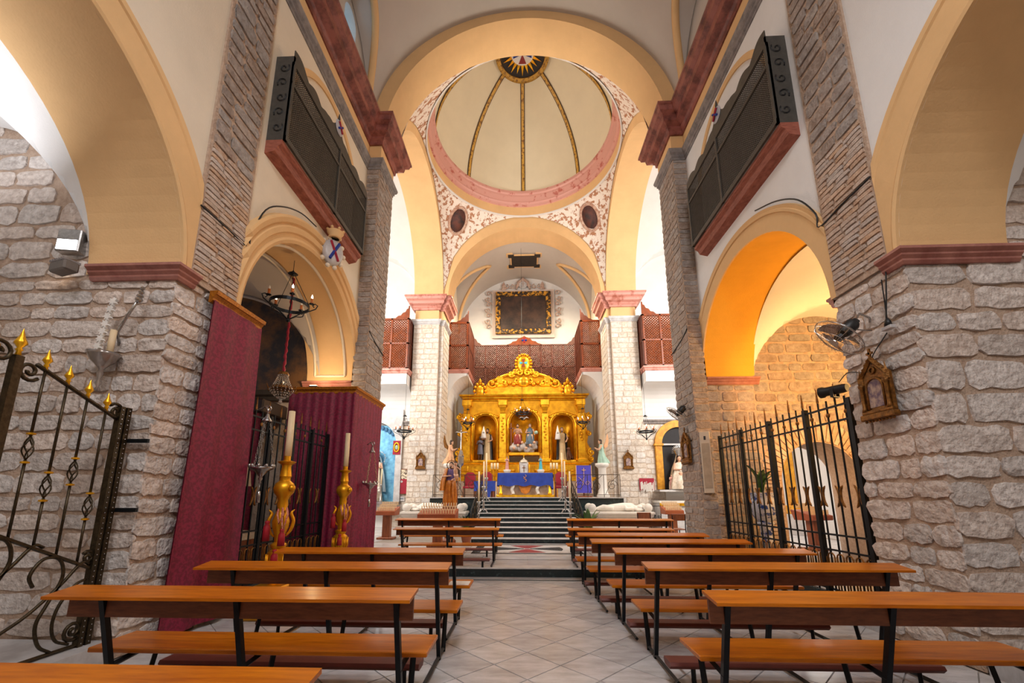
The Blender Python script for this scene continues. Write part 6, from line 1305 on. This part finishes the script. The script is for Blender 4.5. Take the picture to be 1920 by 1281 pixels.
t = thing('red_banner', 'small red banner with gold arms beside the blue niche', 'banner', (-5.72, 18.02, 3.3)); b = MB(); b.box(-.17, .17, 0, .015, 0, .62); b.build('cloth', redcloth, t); b = MB(); b.tube([(.11*cos(2*pi*k/16), -.01, .32+.2*sin(2*pi*k/16)) for k in range(16)], .035, 6, closed=True); b.build('gold_arms', brightgold, t, smooth=True); b = MB(); b.ball((0, -.01, .32), .08, 6, 1, .3, 1.3); b.build('shield', greenr, t, smooth=True)
t = thing('votive_board', 'wooden framed board with pinned offerings above red cloth', 'board', (-5.42, 18.1, 1.57)); b = MB(); b.bbox(-.27, .27, 0, .05, 0, 1.1, .01); b.build('frame', brownwood, t); b = MB(); b.box(-.24, .24, -.012, 0, .03, .66); b.build('red_panel', redcloth, t); b = MB(); b.box(-.24, .24, -.012, 0, .66, 1.07); b.build('offerings_panel', mat('pinned metal offerings', srgb(220, 206, 180), .5, c2=srgb(70, 50, 44), scale=16, mixlo=.45, mixhi=.55), t)
b = MB(); b.prism([(-.06, .55), (0, .61), (.06, .55), (0, .49)], lambda x, z: (x-.02, -.014, z), lambda x, z: (x-.02, -.02, z)); b.build('paper_tag', whitem, t)
t = thing('wall_notice', 'small white notice card under the votive board', 'notice', (-5.46, 18.12, 1.28)); b = MB(); b.box(-.17, .17, 0, .01, 0, .2); b.build('card', whitem, t); b = MB(); b.box(-.03, .12, -.004, 0, .08, .12).box(-.1, -.07, -.004, 0, .08, .12); b.build('print', bluer, t)
# ================================================================ RIGHT TRANSEPT SHRINE
t = thing('gilt_niche', 'ochre yellow arched niche frame with glass front in the right transept', 'niche', (6.7, 18.18, 1.77)); og = mat('yellow ochre gilding', srgb(226, 164, 40), .5, c2=srgb(188, 122, 20), scale=7)
b = MB(); archwall(b, lambda u, tt, z: (u, -tt, z), -1.05, 1.05, 1.95, 1.951, [], 0, .1); b = MB(); N = 24
def farch(u, v): a = pi*u; r = .75+.3*v; return (r*cos(a), -.14, 1.95+r*sin(a))
b.grid(N, 2, farch); b.grid(N, 1, lambda u, v: (.75*cos(pi*u), -.14+.14*v, 1.95+.75*sin(pi*u))); b.grid(N, 1, lambda u, v: (1.05*cos(pi*u), -.14+.14*v, 1.95+1.05*sin(pi*u))); b.build('arch', og, t, smooth=True, angle=40)
for s_ in (-1, 1):
    b = MB(); b.bbox(s_*.9-.15, s_*.9+.15, -.14, 0, 0, 1.88, .015).bbox(s_*.9-.2, s_*.9+.2, -.2, 0, 1.88, 1.97, .01); b.build('pilaster', og, t)
b = MB(); b.prism([(-.75, 0), (.75, 0)]+[(.75*cos(pi*k/16), 1.95+.75*sin(pi*k/16)) for k in range(17)], lambda x, z: (x, -.01, z), lambda x, z: (x, -.02, z)); b.build('dark_back', mat('dark niche', srgb(34, 32, 36), .7), t)
b = MB(); b.box(-.75, .75, -.13, -.1, 1.9, 1.97).box(-.02, .02, -.13, -.1, 0, 1.9); b.build('glazing_bar', whitem, t)
b = MB(); b.bbox(-1.2, 1.2, -.8, .0, -.1, -.02, .01); b.build('shelf', whitem, t)
t = thing('crowned_statue', 'seated ivory gowned statue with tall silver crown in the ochre niche', 'statue', (6.5, 17.72, 1.45)); body(t, 1.75, skin, ((-.26, -.1, 1.1), (-.1, -.28, 1.1)), ((.26, -.1, 1.1), (.22, -.3, 1.1)), seated=True); robe(t, 'gown', whiter, [(.32, .5, .34, 0, -.16, 1), (.6, .46, .36, 0, -.16, 1), (.85, .38, .34, 0, -.14, .8), (1.02, .28, .24, 0, -.04, .5), (1.2, .24, .17, 0, 0, .4), (1.36, .19, .12, 0, 0, .1), (1.42, .09, .08, 0, 0, 0)], s=1.02); robe(t, 'veil', mat('lace veil', srgb(196, 176, 150), .7, var=.1), [(.7, .36, .22, 0, .06, 1), (1.2, .27, .18, 0, .03, .6), (1.5, .15, .14, 0, .02, .2), (1.72, .1, .1, 0, .0, 0)], a0=R(-25), a1=R(205), s=1.03); hair(t, brownh, 1.75)
b = MB(); b.lathe([(.1, 1.72), (.12, 1.76), (.2, 1.95), (.14, 2.05), (.03, 2.1)], 12); b.build('crown', silver, t)
for k in range(14): a = pi*k/13; b = MB(); b.tube([(.17*cos(a), .05, 1.85+.2*sin(a)), (.27*cos(a), .05, 1.85+.34*sin(a))], [.022, .012], 5); b.build('crown_ray', silver, t)
b = MB(); b.ball((.3, -.3, 1.28), .07, 8); b.tube([(.3, -.3, 1.2), (.3, -.3, .98)], [.06, .1], 8); remesh(b.build('child_body', skin, t), .02)
t = thing('kneeling_statuette', 'small pink robed statuette at the foot of the crowned statue', 'statuette', (6.08, 17.6, 1.77)); body(t, .62, skin, ((-.25, -.1, 1.1), (-.05, -.22, 1.2)), ((.25, -.1, 1.1), (.05, -.22, 1.2)), vox=.02); robe(t, 'robe', pinkr, HABIT, s=.365); hair(t, brownh, .62)
t = thing('red_fringed_cloth', 'red cloth with white offerings hanging beside the ochre niche', 'cloth', (4.98, 17.33, 1.74)); b = MB(); b.box(-.3, .3, 0, .02, 0, .48); b.build('cloth', redcloth, t)
for k in range(18): b = MB(); rd = random.Random(k); b.box(-.26+.03*k, -.25+.03*k+.012, -.015, 0, rd.uniform(-.12, .05), rd.uniform(.2, .36)); b.build('ribbon', marblew, t)
t = thing('side_altar', 'white side altar with gilt edge below the ochre niche', 'altar', (6.4, 17.2, .172)); b = MB(); b.bbox(-1.1, 1.1, -.4, .5, 0, 1.05, .01); b.build('body', whitem, t); b = MB(); b.bbox(-1.15, 1.15, -.46, .5, 1.05, 1.14, .01); b.build('top_cloth', marblew, t); b = MB(); b.bbox(-1.14, 1.14, -.47, -.44, .95, 1.05, .005); b.build('gilt_edge', brightgold, t)
def school_chair(x, y, rz, lb):
    t = thing('school_chair', lb, 'chair', (x, y, .172), rz, 'plain wooden chairs on the right'); b = MB(); b.bbox(-.2, .2, -.2, .2, .43, .455, .006); b.build('seat', brownwood, t); b = MB(); b.bbox(-.2, .2, .2, .22, .68, .86, .006); b.build('backrest', brownwood, t)
    for u in (-.18, .18):
        b = MB(); b.tube([(u, -.18, 0), (u, -.18, .43)], .014, 6); b.build('leg', iron, t); b = MB(); b.tube([(u, .24, 0), (u, .2, .45), (u, .22, .82)], .014, 6); b.build('leg', iron, t)
school_chair(4.15, 12.0, R(185), 'plain brown wooden chair right of the crossing pews, nearer the pier'); school_chair(3.55, 13.0, R(170), 'plain brown wooden chair before the right tomb')
t = thing('iron_fence', 'small black iron fence panel beside the right tomb', 'fence', (4.65, 15.4, .172)); 
for x in (-.2, .2): b = MB(); b.box(x-.012, x+.012, -.012, .012, 0, 1.0); b.build('post', iron, t)
for z in (.2, .98): b = MB(); b.box(-.2, .2, -.01, .01, z-.01, z+.01); b.build('rail', iron, t)
for k in range(3): b = MB(); b.tube(scroll((-.13+.13*k, .6), .06, .02, k, 1.4, 14, lambda u, v: (u, 0, v)), .01, 4); b.build('scroll', iron, t)
# ================================================================ RIGHT CHAPEL
t = thing('ceramic_jardiniere', 'blue and white ceramic jardiniere on pedestal behind the right grille', 'planter', (4.55, 8.3, .17)); cer = mat('blue white ceramic', srgb(206, 206, 214), .25, c2=srgb(44, 70, 140), scale=7, mixlo=.52, mixhi=.58)
b = MB(); b.lathe([(.17, 0), (.17, .05), (.1, .12), (.085, .4), (.11, .78), (.15, .84), (.15, .87)], 18); b.build('pedestal', cer, t, smooth=True); b = MB(); b.lathe([(.1, .87), (.18, .93), (.25, 1.1), (.25, 1.28), (.22, 1.34), (.26, 1.4), (.26, 1.42), (.2, 1.38)], 22); b.build('bowl', cer, t, smooth=True)
plant((4.55, 8.3, 1.56), 9, .75, 'leafy plant growing in the blue and white jardiniere', pot=False, seed=9, w_=.06)
t = thing('gilt_pilaster', 'bright yellow gilt pilaster seen through the brick passage', 'pilaster', (9.66, 15.6, .172)); b = MB(); b.bbox(-.08, .08, -.2, .2, 1.0, 4.6, .02); b.build('shaft', og, t); b = MB(); b.bbox(-.25, .1, -.3, .3, .7, 1.0, .02); b.build('base', og, t); b = MB(); b.bbox(-.3, .12, -.6, .6, 0, .7, .01); b.build('plinth', whitem, t)
# ================================================================ LEFT CHAPEL
t = thing('lunette_painting', 'dark arched painting filling the end wall of the left chapel', 'painting', (-7.3, 9.06, 3.92)); b = MB(); b.prism([(min(2.18, max(-1.9, 2.42*cos(pi*k/24))), 2.42*sin(pi*k/24)) for k in range(25)], lambda x, z: (x, 0, z), lambda x, z: (x, -.03, z)); b.build('canvas', mat('dark landscape painting', srgb(112, 76, 36), .6, c2=srgb(36, 34, 36), scale=1.1, mixlo=.42, mixhi=.58), t)
b = MB(); b.tube([(2.42*cos(pi*k/32), -.03, 2.42*sin(pi*k/32)) for k in range(4, 25)], .035, 5); b.build('edge_moulding', vaultw, t, smooth=True)
t = thing('altar_cornice', 'dark carved cornice under the arched painting in the left chapel', 'cornice', (-7.3, 9.05, 3.68)); b = MB(); b.sweep([(0, 0), (.06, 0), (.1, .08), (.16, .12), (.2, .22), (0, .22)], [((-1.9, 0, 0), (0, -1, 0)), ((2.25, 0, 0), (0, -1, 0))]); b.build('moulding', mat('dark stone', srgb(84, 76, 68), .8, var=.1), t)
t = thing('shrine_canopy', 'dark shrine canopy with gold ornament and crimson drapes in the left chapel', 'canopy', (-6.2, 8.6, .17)); dw = mat('near black wood', srgb(44, 28, 26), .5, var=.2)
b = MB(); b.bbox(-1.5, .75, -.5, .4, 3.05, 3.35, .03); b.build('top', dw, t); b = MB(); b.ball((.1, -.52, 3.2), .13, 6, 1.6, .4, .8); b.build('gold_ornament', oldgold, t, smooth=True)
sheet([(.7, -.45), (.2, -.45)], 0, 3.05, .03, 4).build('drape', damask, t, smooth=True); sheet([(-.5, .3), (-1.5, .3)], 0, 3.05, .03, 6).build('drape', damask, t, smooth=True)
t = thing('veiled_statue', 'veiled and crowned statue in a dark mantle behind the left grille', 'statue', (-4.85, 6.7, .95)); body(t, 1.3, skin, ((-.26, -.06, 1.1), (-.05, -.2, 1.2)), ((.26, -.06, 1.1), (.05, -.2, 1.2)), legs=False); robe(t, 'mantle', mat('dark green mantle', srgb(24, 44, 46), .6, var=.1), HABIT, s=.76); robe(t, 'veil', mat('ecru lace', srgb(206, 186, 160), .7, var=.12), [(.95, .3, .2, 0, .02, 1), (1.25, .25, .18, 0, .02, .8), (1.5, .16, .15, 0, .01, .4), (1.7, .1, .1, 0, .0, .1), (1.75, .03, .03, 0, 0, 0)], a0=R(-50), a1=R(230), s=.78); hair(t, brownh, 1.3)
for k in range(9): a = pi*k/8; b = MB(); b.tube([(.1*cos(a), .02, 1.32+.1*sin(a)), (.17*cos(a), .02, 1.32+.2*sin(a))], [.018, .01], 5); b.build('crown_ray', silver, t)
t = thing('altar_chest', 'wooden chest with lace cloth and white cards behind the left grille', 'table', (-4.85, 6.75, .17)); b = MB(); b.bbox(-.55, .4, -.4, .4, 0, .74, .01); b.build('chest', brownwood, t); b = MB(); b.bbox(-.57, .42, -.43, .42, .68, .78, .01); b.build('lace_cloth', whiter, t)
for x in (-.1, .1): b = MB(); b.box(x-.08, x+.08, -.415, -.405, .5, .6); b.build('card', whitem, t)
